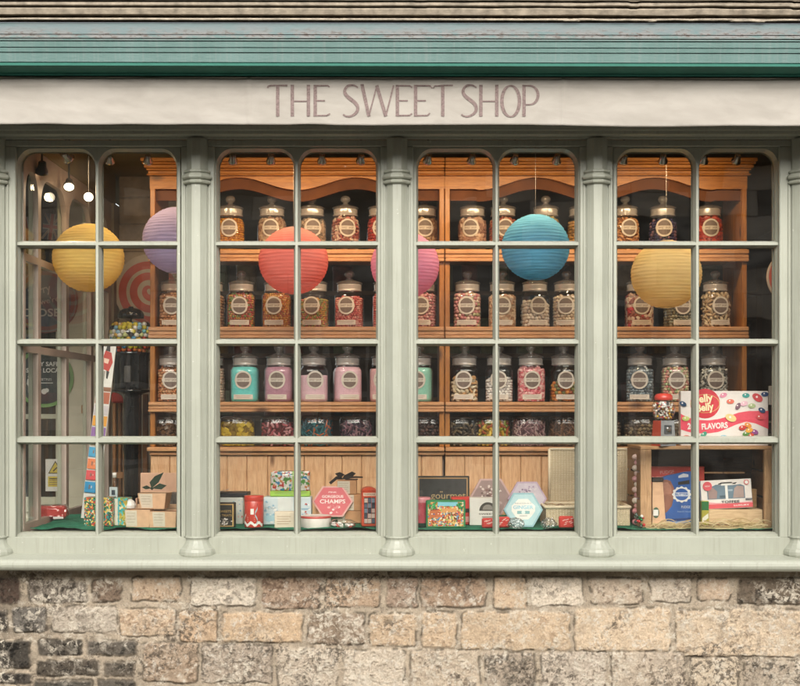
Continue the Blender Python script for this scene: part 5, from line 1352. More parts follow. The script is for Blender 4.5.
# small bottle with a pale label
y = .62; t = place('syrup_bottle', 114.5, y, 'small bottle with a pale blue label and green sweets beside the flavour board', 'bottle')
s = S(y); g = G(); g.lathe([(4.2 * s, 0), (4.6 * s, .004), (4.6 * s, 20 * s), (4.2 * s, 30 * s), (1.8 * s, 36 * s), (1.7 * s, 41 * s)], JG, 20, cap=False); g.build('glass_body', t)
g = G(); g.lathe([(4.2 * s, .002), (4.3 * s, 12 * s), (.001, 13 * s)], pc('6f9a4a', .6, .4, 140), 16); g.build('green_sweets', t)
g = G(); g.box(-4 * s, 4 * s, -4.9 * s, -4.65 * s, 13 * s, 30 * s, pc('c3d0d4')); g.box(-1.8 * s, 1.8 * s, -5.1 * s, -4.92 * s, 22 * s, 27 * s, pc('3a4650')); g.build('label', t)
g = G(); g.lathe([(2.1 * s, 39 * s), (2.1 * s, 44 * s), (.001, 44.2 * s)], WHT, 14); g.build('cap', t)
# floral tins
FLOR = busy('floral_print', ['1e5a38', '2f7a4c', 'b8443a', 'd8c05a', '174a44', '3f8a8a', 'c8643c', '256a3e', 'd8d0b0'], 170)
TURQ = busy('swirl_print', ['3fa8a8', 'c8b85a', '2f8a90', 'd9d4b0', '8a9a3c', '56b8b4', 'b89a3a'], 130)
boxed('floral_tin', 'body', 84, 112.5, 497.5, .17, .07, FLOR, 'green floral patterned tin behind the first glazing bar', 'tin')
t, cd, gg, w, h = boxed('patterned_tin', 'body', 113.5, 127, 498, .20, .07, TURQ, 'turquoise and gold patterned tin next to the green floral one', 'tin', rz=-.12)
cd.rect(.08, .30, .02, .98, pc('e8e4d4')).rect(.34, .42, .02, .98, pc('3fb0c0')); done(gg, t)

# kraft boxes
KR = plain('b98a62', .8, .08, 40, name='kraft_card'); KRL = plain('cfa886', .8, .07, 40, name='pale_kraft_card'); KRI = plain('8f6a4c', .8, .1, 40, name='kraft_inside')
t = place('gift_hamper_box', 158, .34, 'tall pink-beige open gift box with grey filling and a dark bow, first window', 'gift box'); s = S(.34)
hh = Z(474, .34) - ZF
g = G(); g.box(-22.5 * s, 22.5 * s, .10, .106, 0, hh, plain('cfa58a', .8, .06, 40), .001)
for sx in (-1, 1): g.box(sx * 22.5 * s - (.006 if sx > 0 else 0), sx * 22.5 * s + (.006 if sx < 0 else 0), 0, .10, 0, hh * .50, plain('cfa58a', .8, .06, 40), .001)
g.box(-22.5 * s + .007, 22.5 * s - .007, 0, .005, 0, hh * .38, KRL, .001); g.build('carton', t)
g = G(); g.box(-21 * s, 20 * s, .03, .098, .005, hh * .60, plain('55504a', .8, .3, 60), .006); g.build('filling', t)
g = G(); BOW = plain((0.012, 0.040, 0.022), .35, .3, 20, name='dark_green_satin')
def loop(g, c, a, L, W, mat, tw=0.0):
    n = 14; v = []
    for i in range(n + 1):
        t_ = i / n; r_ = L * math.sin(PI * t_); b = (t_ - .5) * W * 1.1
        x = r_ * math.cos(a) - b * math.sin(a); z = r_ * math.sin(a) + b * math.cos(a)
        v += [(c[0] + x, c[1] - .012 * math.sin(PI * t_), c[2] + z), (c[0] + x, c[1] + .018, c[2] + z + tw)]
    g.add(v, [(2 * i, 2 * i + 1, 2 * i + 3, 2 * i + 2) for i in range(n)], mat, True)
def leafbow(g, c, pts, mat):   # pointed ribbon tails
    n = len(pts); g.prism([(c[0] + x, c[2] + z) for x, z in pts], c[1] - .004, c[1], mat)
c = (-4 * s, -.045, hh * .72)
leafbow(g, c, [(0, 0), (-6 * s, -1 * s), (-10 * s, 1 * s), (-5 * s, 3 * s)], BOW); leafbow(g, (c[0], c[1] - .003, c[2]), [(0, 0), (-2 * s, 6 * s), (3 * s, 12 * s), (12 * s, 16 * s), (7 * s, 6 * s)], BOW)
leafbow(g, (c[0], c[1] - .006, c[2]), [(0, 0), (8 * s, 5 * s), (15 * s, 3 * s), (10 * s, -1 * s)], BOW); g.lathe([(.001, -.008), (.009, 0), (.001, .008)], BOW, 10, Matrix.Translation(c)); g.build('bow', t)
def tray(px, d, w0, w1, hpx, label, z=None, rz=0, grp='kraft tray boxes stacked with the gift box', lab=(-.35, .1)):
    t = place('kraft_tray', px, d, label, 'tray box', grp, z, rz); s = S(d); g = G(); h = hpx * s; dep = .045
    v = [(-w0 * s, -dep * .8, 0), (w0 * s, -dep * .8, 0), (w0 * s, dep * .8, 0), (-w0 * s, dep * .8, 0), (-w1 * s, -dep, h), (w1 * s, -dep, h), (w1 * s, dep, h), (-w1 * s, dep, h)]
    g.add(v, [(0, 3, 2, 1), (0, 1, 5, 4), (1, 2, 6, 5), (2, 3, 7, 6), (3, 0, 4, 7)], KRL)
    g.add([(x * .95, y * .93, z_ - .002 if z_ > 0 else .001) for x, y, z_ in v], [(4, 5, 6, 7)], KRI); g.build('tray', t)
    g = G(); a, b = lab; m = np.array([(a * 2 * w0 * s, 0, 0)]); 
    def fr(u, q): w_ = (w0 + (w1 - w0) * q) * s; return (u * 2 * w_, -dep * (.8 + .2 * q) - .0008, q * h)
    g.add([fr(a, .06), fr(b, .06), fr(b, .96), fr(a, .96)], [(0, 1, 2, 3)], CREAMP)
    for k in range(4): 
        q = .8 - k * .17; P0 = fr(a + .05, q); P1 = fr(b - .06 - .04 * (k % 2), q); g.add([(P0[0], P0[1] - .0006, P0[2]), (P1[0], P1[1] - .0006, P1[2]), (P1[0], P1[1] - .0006, P1[2] + .0012), (P0[0], P0[1] - .0006, P0[2] + .0012)], [(0, 1, 2, 3)], pc('8a8078'))
    g.build('label', t); return t
s15 = S(.15)
tray(139.5, .17, 11.5, 12.5, 17.5, 'kraft tray box with a cream label, lowest of its stack, nearest the turquoise tin', lab=(-.48, -.02))
tray(165, .16, 13.0, 14.2, 16.0, 'kraft tray box with a white label, lowest of its stack, nearest the column', rz=-.08)
tray(155, .20, 12.0, 14.5, 15.5, 'kraft tray box with a printed label, balanced on the two lower ones', z=ZF + 17.8 * s15, rz=-.1, lab=(-.45, .02))
t = place('white_cone', 130, .22, 'small white paper cone parcel resting on the lower kraft tray', 'parcel', z=ZF + 17.6 * s15); g = G(); g.lathe([(.024, 0), (.026, .012), (.018, .028), (.007, .036), (.001, .037)], WHT, 11, smooth=False); g.build('paper', t)

# --- second window
AD = {'gold': pc('b8955a'), 'red': pc('c23a2c', .35), 'black': BLKP}
t, cd, gg, w, h = boxed('gold_framed_box', 'box', 206, 234.5, 503, .12, .05, plain((.022, .020, .018), .5, .2, 40, name='black_card'), 'black box with a gold border beside the first column in the second window', 'gift box')
cd.rect(.03, .97, .04, .96, AD['gold']).rect(.075, .925, .08, .92, BLKP).text('SWEETS', .68, .66, .10, AD['gold'], .42).text('& TREATS', .68, .50, .09, AD['gold'], .44); cd.blobs(20, ['c8c0b8', '8a8078', 'e0d8d0', '6a5a4a'], 4, .03, .07, .45, .9, .12, .36); done(gg, t)
t, cd, gg, w, h = boxed('white_patterned_box', 'box', 219, 243, 497.5, .27, .08, plain('cfd0c8', .6, .05, 40), 'white box dotted with red and blue behind the black one', 'gift box')
cd.blobs(22, ['c24a44', '6a9ab8', 'd9a09a', '8fb4c4'], 6, .02, .05, .4, .98, .05, .9); done(gg, t)
g = G(); g.box(-.068, .068, 0, .11, 0, .018, plain((.03, .03, .035), .5, .2, 20, name='slate_grey_card'), .003); g.add([(-.066, -.001, .019), (-.01, -.001, .033), (-.012, .02, .034), (-.066, .02, .020)], [(0, 1, 2, 3)], pc('9a9a9c'))
tag(g.build('slate_box', None, (X(231.5, .27), .27, Z(497.3, .27) + .001)), 'flat dark grey box lying on the white dotted box', 'gift box')
# red round tin
t = place('red_sweet_tin', 254, .15, 'red lidded tin printed with a pale looping ribbon and white tag', 'tin'); s = S(.15); h = Z(495.5, .15) - ZF
RT = plain((.46, .045, .03), .25, .08, 20, name='red_tin'); g = G(); R = 9.6 * s; g.lathe([(R * .97, 0), (R, .003), (R, h * .84), (R * .98, h * .85)], RT, 36); g.build('body', t)
g = G(); g.lathe([(R * 1.02, h * .84), (R * 1.03, h * .85), (R * 1.03, h * .97), (R * .99, h), (R * .2, h * 1.005)], RT, 36); g.build('lid', t)
g = G()
def onc(R, pts, off, mat, M=None):
    v = [(R * math.sin(a), -R * math.cos(a) - 0, z) for a, z in pts]; v = [((x / R) * (R + off), (y / R) * (R + off), z) for x, y, z in v]
    g.add(v, [tuple(range(len(v)))], mat, False, M)
def band(path, wd, mat, off):
    for i in range(len(path) - 1):
        (a, z), (b, z2) = path[i], path[i + 1]; onc(R, [(a, z - wd), (b, z2 - wd), (b, z2 + wd), (a, z + wd)], off, mat)
band([(-1.25 + .2 * i, h * (.12 + .05 * math.sin(i * 1.5))) for i in range(13)], .006, pc('d9d6d0'), .0006)
band([(-1.3 + i * .12, h * (.20 + .22 * i / 4)) for i in range(5)], .004, pc('d9d6d0'), .0007); band([(.35 + .14 * math.sin(i * .9), h * (.12 + .06 * i)) for i in range(10)], .005, pc('9ab4b8'), .0008)
onc(R, [(-.25, h * .42), (.10, h * .42), (.10, h * .60), (-.25, h * .60)], .0008, WHT); onc(R, [(-1.2, .006), (1.2, .006), (1.2, .016), (-1.2, .016)], .0004, pc('5a6a70'))
for k in range(3): onc(R, [(-.6, h * (.32 - .06 * k)), (.2, h * (.32 - .06 * k)), (.2, h * (.335 - .06 * k)), (-.6, h * (.335 - .06 * k))], .0009, pc('e0b8a8'))
onc(R, [(-.7, h * .70), (.5, h * .70), (.5, h * .755), (-.7, h * .755)], .0009, pc('4a2420')); g.build('printed_band', t)
t, cd, gg, w, h = boxed('pale_blue_box', 'box', 263.5, 311, 497.3, .24, .09, plain('c9d8dc', .5, .05, 30), 'long pale blue and white box spanning the middle glazing bar of the second window', 'gift box')
cd.rect(.30, .62, .02, .98, pc('d8dcd8')).poly([(.02, .30), (.10, .42), (.20, .38), (.26, .2), (.14, .1), (.04, .14)], pc('a8cdd8')).poly([(.82, .30), (.90, .42), (.97, .36), (.92, .22)], pc('c2544c')).rect(.80, .97, .55, .60, pc('8ab0c4')).text('sweet wishes', .15, .62, .10, pc('8a9aa4'), .22)
cd.blobs(16, ['8fb8cc', 'b4cfd8', 'e8e8e4'], 9, .03, .09, .03, .28, .05, .9); cd.blobs(10, ['c2544c', '6a9ab8', 'e8e8e4'], 19, .03, .07, .80, .98, .1, .9); done(gg, t)
t, cd, gg, w, h = boxed('cream_carton', 'carton', 274.5, 295, 512, .10, .05, plain('d3c6b0', .7, .06, 40), 'small cream carton in front of the pale blue box', 'carton')
for k in range(4): cd.rect(.12, .8 - .1 * (k % 2), .70 - .15 * k, .74 - .15 * k, pc('a8927c'))
done(gg, t)
# cellophane gift on top
zz2 = Z(497.3, .24) + .001
t = place('cellophane_gift', 290, .27, 'film-wrapped gift of colourful sweets with a lime ribbon, on the pale blue box', 'gift pack', z=zz2); s = S(.27); hh = Z(471.5, .27) - zz2
g = G(); g.box(-20 * s, 20 * s, 0, .06, 0, 5.5 * s, pc('9fc850'), .003); g.build('base', t)
g = G(); g.box(-19.5 * s, 19.5 * s, .006, .05, 5.6 * s, hh, busy('mixed_sweets_print', ['e6e2dc', 'd8d4d0', 'c43c3c', 'e8e4e0', '3c8ab8', '5a9a4a', 'e0dcd8', 'd8925a', 'e4e0dc'], 105), .004); g.build('sweets_bag', t)
g = G(); g.box(2.5 * s, 6 * s, -.002, .004, 5.7 * s, hh + .002, pc('a8d070'), .001); g.build('ribbon', t)
g = G(); v, f = ico(4); q = np.sign(v) * np.abs(v) ** .4; nn = fbm(v[:, 0] * 6 + 9, v[:, 2] * 6 + v[:, 1] * 5, 4, 655, .7) - .5; q = q * (1 + .16 * nn[:, None]); q[:, 0] *= 20 * s; q[:, 1] = q[:, 1] * .030 + .026; q[:, 2] = np.maximum((q[:, 2] * .5 + .5) * hh * 1.02, .001); g.add(q, f, FILM, False); g.build('film', t)
# round white tin
t = place('round_white_tin', 315.5, .13, 'shallow round white tin with a thin red rim below the pink hexagon', 'tin'); s = S(.13); R = 15.5 * s
g = G(); g.lathe([(R * .98, 0), (R, .003), (R, 9.5 * s), (R * .97, 10.5 * s)], plain('d6d0c8', .35, .04, 30), 44); g.build('body', t)
g = G(); g.lathe([(R * 1.01, 9.8 * s), (R * 1.015, 10.2 * s), (R * 1.01, 11.6 * s), (R * .98, 12 * s)], pc((.48, .07, .06), .35), 44, cap=False); g.lathe([(.001, 11.7 * s), (R * .975, 11.9 * s), (R * .985, 12 * s)], plain('d6d0c8', .35, .04, 30), 44, cap=False); g.build('lid', t)
# hexagon boxes
def hexbox(px, d, py, rpx, c_edge, c_face, label, lines, z=None, lean=.16, ry_=.0, dep=.035, blob=None, rvert=None):
    s = S(d); t = thing('hexagon_box', (X(px, d), d, (ZF if z is None else z)), label, 'hexagonal box', 'hexagonal sweet boxes leaning up', rx=-lean)
    R = rpx * s; V = R * .866 * (rvert or 1.0); cz = V
    hx = lambda k: [(R * k * math.cos(PI / 3 * i), cz + V / .866 * k * math.sin(PI / 3 * i)) for i in range(6)]
    g = G(); g.prism(hx(1), 0, dep, pc(c_edge, .3)); g.build('box', t)
    gg = G(); flat(gg, hx(.93), -.0006, pc(c_edge, .3, .04)); flat(gg, hx(.90), -.0009, pc(c_face, .4)); 
    cd = Card(gg, -R, R, 0, 2 * V, -.001)
    for (tx, v_, h_, w_, c_) in lines: cd.text(tx, .5, v_, h_, pc(c_), w_, .02)
    if blob: blob(cd)
    done(gg, t); return t
hexbox(332.5, .28, 508, 20.6, 'd8a49c', 'cf5a62', 'pink hexagonal box with white lettering below the black-ribboned kraft stack', [('PINK', .80, .045, .2, 'f0d8d4'), ('GORGEOUS', .66, .085, .52, 'f2e4e0'), ('CHAMPS', .50, .13, .62, 'f2e4e0')], z=ZF + .030, blob=lambda cd: cd.blobs(14, ['e8b4b0', 'f0e0dc', 'd88488'], 14, .03, .07, .38, .66, .12, .38), rvert=.86)
t = place('film_wrapped_sweets', 343, .10, 'low crinkled film pack of white and red sweets in front of the pink hexagon', 'sweet pack'); s = S(.1)
g = G(); (bv, bf) = ico(1); r = random.Random(4)
for k in range(26): g.add(bv * np.array([.010, .008, .006]) + np.array([r.uniform(-10, 10) * s, r.uniform(-.018, .018), .006 + r.random() * 5 * s * .7]), bf, pc(r.choice(['d9d0cc', 'c85850', 'e0d8d4', 'b8b0a8']), .3), True)
o = g.build('sweets', t); o['kind'] = 'stuff'
g = G(); v, f = ico(4); q = v.copy(); nn = fbm(v[:, 0] * 5, v[:, 2] * 5 + v[:, 1] * 5, 4, 660, .7) - .5; q = q * (1 + .55 * nn[:, None]); q[:, 0] *= 13.5 * s; q[:, 1] *= .034; q[:, 2] = np.maximum((q[:, 2] * .5 + .45) * 10 * s, .0005); g.add(q, f, FILM, False); g.build('film', t)
# kraft stack with black ribbon
grp = 'cream labelled kraft boxes beside the telephone box tin'
def kbox(px0, px1, pt, pb, d, label, z, lb=(0.05, .6)):
    t = thing('kraft_box', (X((px0 + px1) / 2, d), d, z), label, 'kraft box', grp); s = S(d); w = (px1 - px0) * s; h = (pb - pt) * s
    g = G(); g.box(-w / 2, w / 2, 0, .07, 0, h, KR, .002); g.build('carton', t); gg = G(); cd = Card(gg, -w / 2, w / 2, 0, h, 0)
    cd.rect(lb[0], lb[1], .04, .97, CREAMP)
    for k in range(5): cd.rect(lb[0] + .06, lb[1] - .08 - .05 * (k % 2), .80 - .15 * k, .83 - .15 * k, pc('a09484'))
    done(gg, t, 'label'); return z + h
z = ZF
z = kbox(338, 361, 514, 526, .30, 'kraft box at the bottom of the labelled stack', z + .001, (.0, .3)) + .001
z = kbox(344, 361, 496, 512.5, .30, 'kraft box with a wide cream label in the middle of the stack', z, (.06, .58)) + .001
z = kbox(337, 356.5, 481.5, 495, .30, 'kraft box at the top of the stack under the black ribbon', z, (.02, .66)) + .001
t = place('ribbon_bow', 343, .31, 'black ribbon bow trailing over the kraft box stack', 'bow', z=z); g = G(); s = S(.31); BR = plain((.025, .018, .014), .4, .3, 30, name='black_brown_ribbon')
for pts in ([(-1, 0), (1, 4), (9, 8), (13, 6), (10, 3), (4, 1)], [(1, 0), (-3, 4), (-7, 3), (-14, -3), (-12, -5), (-6, 0)], [(0, 0), (4, 2.2), (12, 3.4), (20, 3), (20, 1.6), (10, 1.4)], [(-3, 1), (-8, 6), (-3, 7.5), (2, 5)]):
    k = len(g.v); g.prism([(a * s, b * s + .004) for a, b in pts], -.004 - .003 * k * .5, -.001 - .003 * k * .5, BR)
g.box(-15 * s, -4 * s, -.006, -.004, -6 * s, -3 * s, BR, 0, Matrix.Rotation(-.5, 4, 'Y')); g.box(2 * s, 15 * s, -.006, -.003, .002, .007, BR); g.build('ribbon', t)
# telephone box tin
t = place('telephone_box_tin', 369.5, .16, 'red British telephone box shaped tin standing by the second column', 'tin', rz=.12); s = S(.16); h = Z(491, .16) - ZF; w = 7.6 * s
g = G(); g.box(-w, w, 0, 2 * w, 0, h, plain((.55, .075, .035), .3, .06, 20, name='pillar_box_red'), .004); g.build('body', t)
g = G(); pts = [(-w * 1.02, h), (w * 1.02, h), (w * .9, h + .006)] + [(w * .8 * math.cos(math.radians(a)), h + .006 + .010 * math.sin(math.radians(a))) for a in range(20, 161, 14)] + [(-w * .9, h + .006)]
g.prism(pts, -.001, 2 * w + .001, plain((.55, .075, .035), .3, .06, 20)); g.build('roof', t)
gg = G(); cd = Card(gg, -w, w, 0, h, 0); cd.rect(.08, .92, .86, .95, pc('d8b8a4')).text('TELEPHONE', .5, .905, .045, BLKP, .74)
cd.rect(.14, .86, .08, .82, pc('2a2c30'))
for i in range(3):
    for j in range(5):
        u, v_ = .16 + i * .235, .10 + j * .144; cd.rect(u, u + .21, v_, v_ + .12, pc(['b8a49c', '4a5a6a', '2f3a48', 'c0b0a4', '6a7c8c'][(i * 3 + j * 2) % 5]))
cd.k += 1
for i in (1, 2): cd.rect(.135 + i * .237, .155 + i * .237, .08, .82, pc((.50, .09, .05)))
done(gg, t, 'printed_panes')

# --- third window
t = place('pink_round_tin', 421, .17, 'pink round tin with a darker lid half behind the third window edge', 'tin'); s = S(.17); R = 9.5 * s; h = Z(497, .17) - ZF
g = G(); g.lathe([(R * .97, 0), (R, .003), (R, h * .14)], pc('1f3a30', .3), 32, cap=False); g.lathe([(R, h * .141), (R, h * .82)], pc('b8505a', .3), 32, cap=False); g.build('body', t)
g = G(); g.lathe([(R * 1.03, h * .82), (R * 1.03, h * .96), (R * .98, h), (.001, h)], pc('c8848a', .3), 32, cap=False); g.build('lid', t)
g = G(); R2 = R
def onc2(pts, off, mat): g.add([((R2 + off) * math.sin(a), -(R2 + off) * math.cos(a), z) for a, z in pts], [tuple(range(len(pts)))], mat)
onc2([(-.2, h * .40), (.9, h * .55), (.9, h * .72), (-.2, h * .60)], .0008, pc('8fa0a8')); onc2([(-.5, h * .22), (.8, h * .30), (.8, h * .36), (-.5, h * .28)], .0008, pc('d8a0a4')); onc2([(.0, h * .74), (1.0, h * .74), (1.0, h * .76), (.0, h * .76)], .0009, BLKP); g.build('printed_band', t)
# chalkboard style "gourmet" sign
t, cd, gg, w, h = boxed('gourmet_sign', 'board', 416.5, 469.5, 476, .33, .03, plain((.025, .026, .024), .6, .3, 30, name='slate_board'), 'dark board lettered gourmet inside a gold line behind the jigsaw box', 'sign', rx=-.05)
cd.rect(.03, .97, .03, .965, pc('a8875a')).rect(.055, .945, .05, .94, plain((.040, .042, .040), .6, .3, 30)); cd.text('gourmet', .60, .545, .145, pc('b09a6c'), .66, .004).disc(.455, .66, .012, pc('b09a6c')).disc(.485, .66, .012, pc('b09a6c')); done(gg, t)
t, cd, gg, w, h = boxed('red_white_box', 'box', 451.5, 470.5, 497.5, .24, .07, pc('c23c34'), 'narrow red box showing between the jigsaw box and the white box', 'gift box')
cd.rect(.70, .95, .45, .60, BLKP).rect(.70, .95, .10, .30, pc('e0a098')); done(gg, t)
t, cd, gg, w, h = boxed('jigsaw_box', 'box', 426, 465.5, 500.5, .11, .05, pc('2f7a4a'), 'green bordered box with a busy picture of a sweet market on its front', 'picture box')
cd.rect(.05, .95, .06, .94, busy('market_picture', ['c8743c', 'd8a45a', 'b84a34', 'e0d4b8', '5a8ab0', '7a4a30', 'd8c07a', '8fa85a', 'c85a4a'], 170)).rect(.30, .80, .80, .94, pc('7ab8c8')).poly([(.08, .35), (.10, .62), (.30, .66), (.36, .40)], pc('b8683c')).poly([(.10, .62), (.2, .76), (.32, .66)], pc('8a3c28'))
cd.poly([(.40, .55), (.40, .70), (.78, .72), (.78, .58)], pc('c89058')).blobs(70, ['e8dcc0', 'b84a38', '3f6a9a', 'd8a850', '3a8a50', 'e0925a', 'f0e4d0', '6a3a28'], 22, .015, .04, .07, .93, .08, .6).blobs(14, ['2f8a4c', '1f6a3a', '56a860'], 23, .04, .07, .06, .25, .68, .92); cd.blobs(12, ['2f8a4c', '1f6a3a'], 24, .04, .07, .78, .94, .68, .92); done(gg, t)
t, cd, gg, w, h = boxed('white_logo_box', 'box', 469.5, 499, 498, .21, .07, plain('d6d2ca', .55, .04, 30), 'white box with a dark half-round emblem behind the third window glazing bar', 'gift box')
c0 = cd.pt(.62, .50); Rr = .29 * w; flat(gg, disc_pts(c0[0], c0[1] + .004, Rr, 20, None, 0, 180), cd.lay(), pc('4a4640')); flat(gg, disc_pts(c0[0], c0[1] + .008, Rr * .62, 20, None, 0, 180), cd.lay(), pc('8a847c'))
cd.text('SWEETS', .62, .42, .055, BLKP, .6).rect(.42, .82, .30, .33, pc('8a847c')); done(gg, t)
hexbox(491, .36, 500, 21, 'c8a8a4', '9c8480', 'pale pink rimmed hexagonal box standing behind the white emblem box', [], z=ZF + .030, lean=.1, blob=lambda cd: cd.blobs(60, ['b8a49c', '6a5650', 'd8c8c0', '8a6a64', 'e0d4cc'], 31, .02, .06, .25, .75, .2, .8))
hexbox(527.5, .34, 502, 19.5, 'c0aac0', 'cfc4cf', 'lilac hexagonal box standing behind the pale blue one', [], z=ZF + .030, lean=.10, blob=lambda cd: cd.blobs(30, ['a890ac', 'd8d0d4', '8a7490'], 33, .02, .05, .3, .75, .55, .85))
hexbox(523.5, .15, 510, 19.6, '8fb4bc', 'a9c8cc', 'pale blue hexagonal box with a white panel, in front of the lilac one', [], lean=.12, rvert=1.0, blob=lambda cd: cd.poly([(.2, .62), (.30, .72), (.38, .82), (.62, .82), (.70, .72), (.80, .62), (.80, .46), (.70, .3), (.62, .22), (.38, .22), (.30, .3), (.2, .46)], pc('dfdcd4')).text('DELICIOUSLY', .5, .69, .035, pc('4a6a74'), .42).text('GINGER', .5, .575, .10, pc('8fc0d0'), .52, .03).rect(.34, .66, .38, .47, pc('7fa8a8')).disc(.5, .425, .05, pc('cfdcd8')).rect(.4, .6, .31, .335, pc('a8b0ac')))
def redpack(px, d, label, w_=14, h_=10.5, rz=0):
    t = place('red_sweet_packet', px, d, label, 'sweet packet', 'small red film packets at the front of the cloth', rz=rz); s = S(d)
    g = G(); g.box(-w_ / 2 * s, w_ / 2 * s, 0, .03, 0, h_ * s, pc((.55, .06, .05), .3, .15), .006); g.build('pack', t)
    g = G(); r = random.Random(int(px))
    for k in range(7): x, z = r.uniform(-.4, .3) * w_ * s, r.uniform(.2, .8) * h_ * s; flat(g, [(x, z), (x + 3 * s, z + 1.2 * s), (x + 2.6 * s, z + 1.9 * s), (x - .2 * s, z + .8 * s)], -.0008 - k * .0001, pc('e0b4ac'))
    g.build('glints', t); return t
redpack(488.5, .09, 'red packet lying before the white emblem box', 13, 10)
redpack(503.5, .10, 'red packet next to the foot of the pale blue hexagon', 14, 11, .15)
redpack(566.5, .09, 'red packet in front of the wicker basket near the third window corner', 15, 12, -.05)
for px, nm, wd in ((516, 'crinkled clear film in front of the pale blue hexagon', 16), (549, 'crinkled clear film bag between the blue hexagon and the basket', 15)):
    t = place('clear_film', px, .075, nm, 'film wrap'); s = S(.075); g = G(); v, f = ico(4); q = v.copy(); nn = fbm(v[:, 0] * 5 + px, v[:, 2] * 5 + v[:, 1] * 5, 4, int(px), .72) - .5; q = q * (1 + .8 * nn[:, None]); q[:, 0] *= wd / 2 * s; q[:, 1] *= .024; q[:, 2] = np.maximum((q[:, 2] * .5 + .4) * 12 * s, .0005); g.add(q, f, WFILM, False); g.build('film', t)
# wicker hamper
def wicker_mat():
    m, nt, out = newmat('pale_wicker')
    def wv(direction, sc):
        w = nt.nodes.new('ShaderNodeTexWave'); w.wave_type = 'BANDS'; w.bands_direction = direction; w.inputs['Scale'].default_value = sc; w.inputs['Distortion'].default_value = .6; w.inputs['Detail'].default_value = 1
        nt.links.new(coords(nt), w.inputs['Vector']); return w.outputs[1]
    a, b = wv('X', 26), wv('Z', 40); mu = nt.nodes.new('ShaderNodeMath'); mu.operation = 'MULTIPLY'; nt.links.new(a, mu.inputs[0]); nt.links.new(b, mu.inputs[1])
    col = mixc(nt, mu.outputs[0], H('c2b193'), H('e0d2b6')); bsdf(nt, out, col, .75, 0, bump(nt, mu.outputs[0], .5, .004), .2); return m
WK = wicker_mat(); WKR = plain('ded0b4', .7, .1, 60, name='wicker_rim')
y = .20; t = place('wicker_hamper', 588, y, 'open pale wicker hamper with its lid propped upright behind the third column', 'hamper'); s = S(y)
w = 42 * s; hb = 18.5 * s
g = G(); g.box(-w, w, 0, .005, 0, hb, WK, .001); g.box(-w, w, .215, .22, 0, hb, WK, .001); g.box(-w, -w + .005, .0052, .2148, 0, hb, WK); g.box(w - .005, w, .0052, .2148, 0, hb, WK); g.box(-w + .005, w - .005, .0052, .2148, 0, .004, WK)
g.tube([(-w, 0, hb), (w, 0, hb)], .007, WKR); g.tube([(-w, .22, hb), (w, .22, hb)], .007, WKR)
for sx in (-1, 1): g.tube([(sx * w, 0, hb), (sx * w, .22, hb)], .007, WKR)
g.build('basket', t)
g = G(); L = Z(449, y + .22) - ZF - hb; kx = .955 ; x0 = X(549.5, y + .22) - X(588, y); x1 = X(628, y + .22) - X(588, y)
g.box(x0, x1, .222, .227, hb + .008, hb + L, WK, .001)
for p, q in (((x0, hb + .006), (x0, hb + L)), ((x0, hb + L), (x1, hb + L)), ((x1, hb + L), (x1, hb + .006))): g.tube([(p[0], .222, p[1]), (q[0], .222, q[1])], .006, WKR)
g.build('lid', t)
g = G(); n = 7
for k in range(18): r = random.Random(k); a = r.uniform(0, 3.1); c = (r.uniform(-w * .8, w * .8), r.uniform(.03, .18), hb * .9 + r.uniform(0, .012)); g.tube([(c[0] - .03 * math.cos(a), c[1], c[2]), (c[0], c[1] - .01, c[2] + .012), (c[0] + .03 * math.cos(a), c[1], c[2] + .004)], .0016, pc(['b89a78', '8a6a54', 'cdbca4'][k % 3]), 4)
o = g.build('filling', t); o['kind'] = 'stuff'

# --- fourth window
t = place('marshmallow_twist', 637, .22, 'hanging twist of pale pink and white marshmallows between the hamper lid and the crate', 'marshmallow twist'); s = S(.22)
g = G(); hz = Z(455, .22) - ZF; n = 13; v, f = ico(2)
for k in range(n): g.add(v * np.array([4.2 * s, 4 * s, hz / n * .62]) + np.array([(1.3 if k % 2 else -1.3) * s * .8, 0, hz * (k + .5) / n + .002]), f, pc(['dcc0ba', 'e4d6cc', 'cf9aa0'][k % 3] if k > 3 else ['cf8a90', 'd8a4a4'][k % 2], .6), True)
o = g.build('marshmallows', t); o['kind'] = 'stuff'
t = place('christmas_sweets', 640, .09, 'small cluster of green and red foil sweets at the foot of the crate post', 'foil sweets'); g = G(); r = random.Random(3); v, f = ico(1)
for k in range(16): g.add(v * .0075 + np.array([r.uniform(-.03, .02), r.uniform(-.012, .01), .008 + r.uniform(0, .05)]), f, pc(r.choice(['1f6a3c', 'b82a2c', 'd8d4cc', '2a3a34']), .2), True)
o = g.build('sweets', t); o['kind'] = 'stuff'
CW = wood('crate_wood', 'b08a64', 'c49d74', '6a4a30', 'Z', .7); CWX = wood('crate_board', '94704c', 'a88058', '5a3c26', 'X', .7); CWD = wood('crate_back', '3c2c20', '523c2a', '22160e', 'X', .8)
y = .12; s = S(y); t = place('wooden_crate', 707.5, y, 'open-fronted wooden crate set on its side holding toffee boxes', 'crate')
xl, xr = X(640.5, y) - X(707.5, y), X(774.5, y) - X(707.5, y); H_ = Z(446.2, y) - ZF
g = G(); g.box(xl, X(651.5, y) - X(707.5, y), 0, .022, 0, H_ - .0145, CW, .002); g.build('post', t)
g = G(); g.box(X(764.5, y) - X(707.5, y), xr, 0, .022, 0, H_ - .0145, CW, .002); g.build('post', t)
g = G(); g.box(xl, xr, 0, .30, H_ - .014, H_, wood('crate_lid', 'a88058', 'bd9468', '6a4a30', 'X', .7), .002); g.build('top_board', t)
for x0 in (xl, xr - .012):
    for z0, z1 in ((.0, .11), (.12, .22), (.23, H_ - .016)):
        g = G(); g.box(x0, x0 + .012, .0225, .30, z0, z1, CWX, .001); g.build('side_board', t)
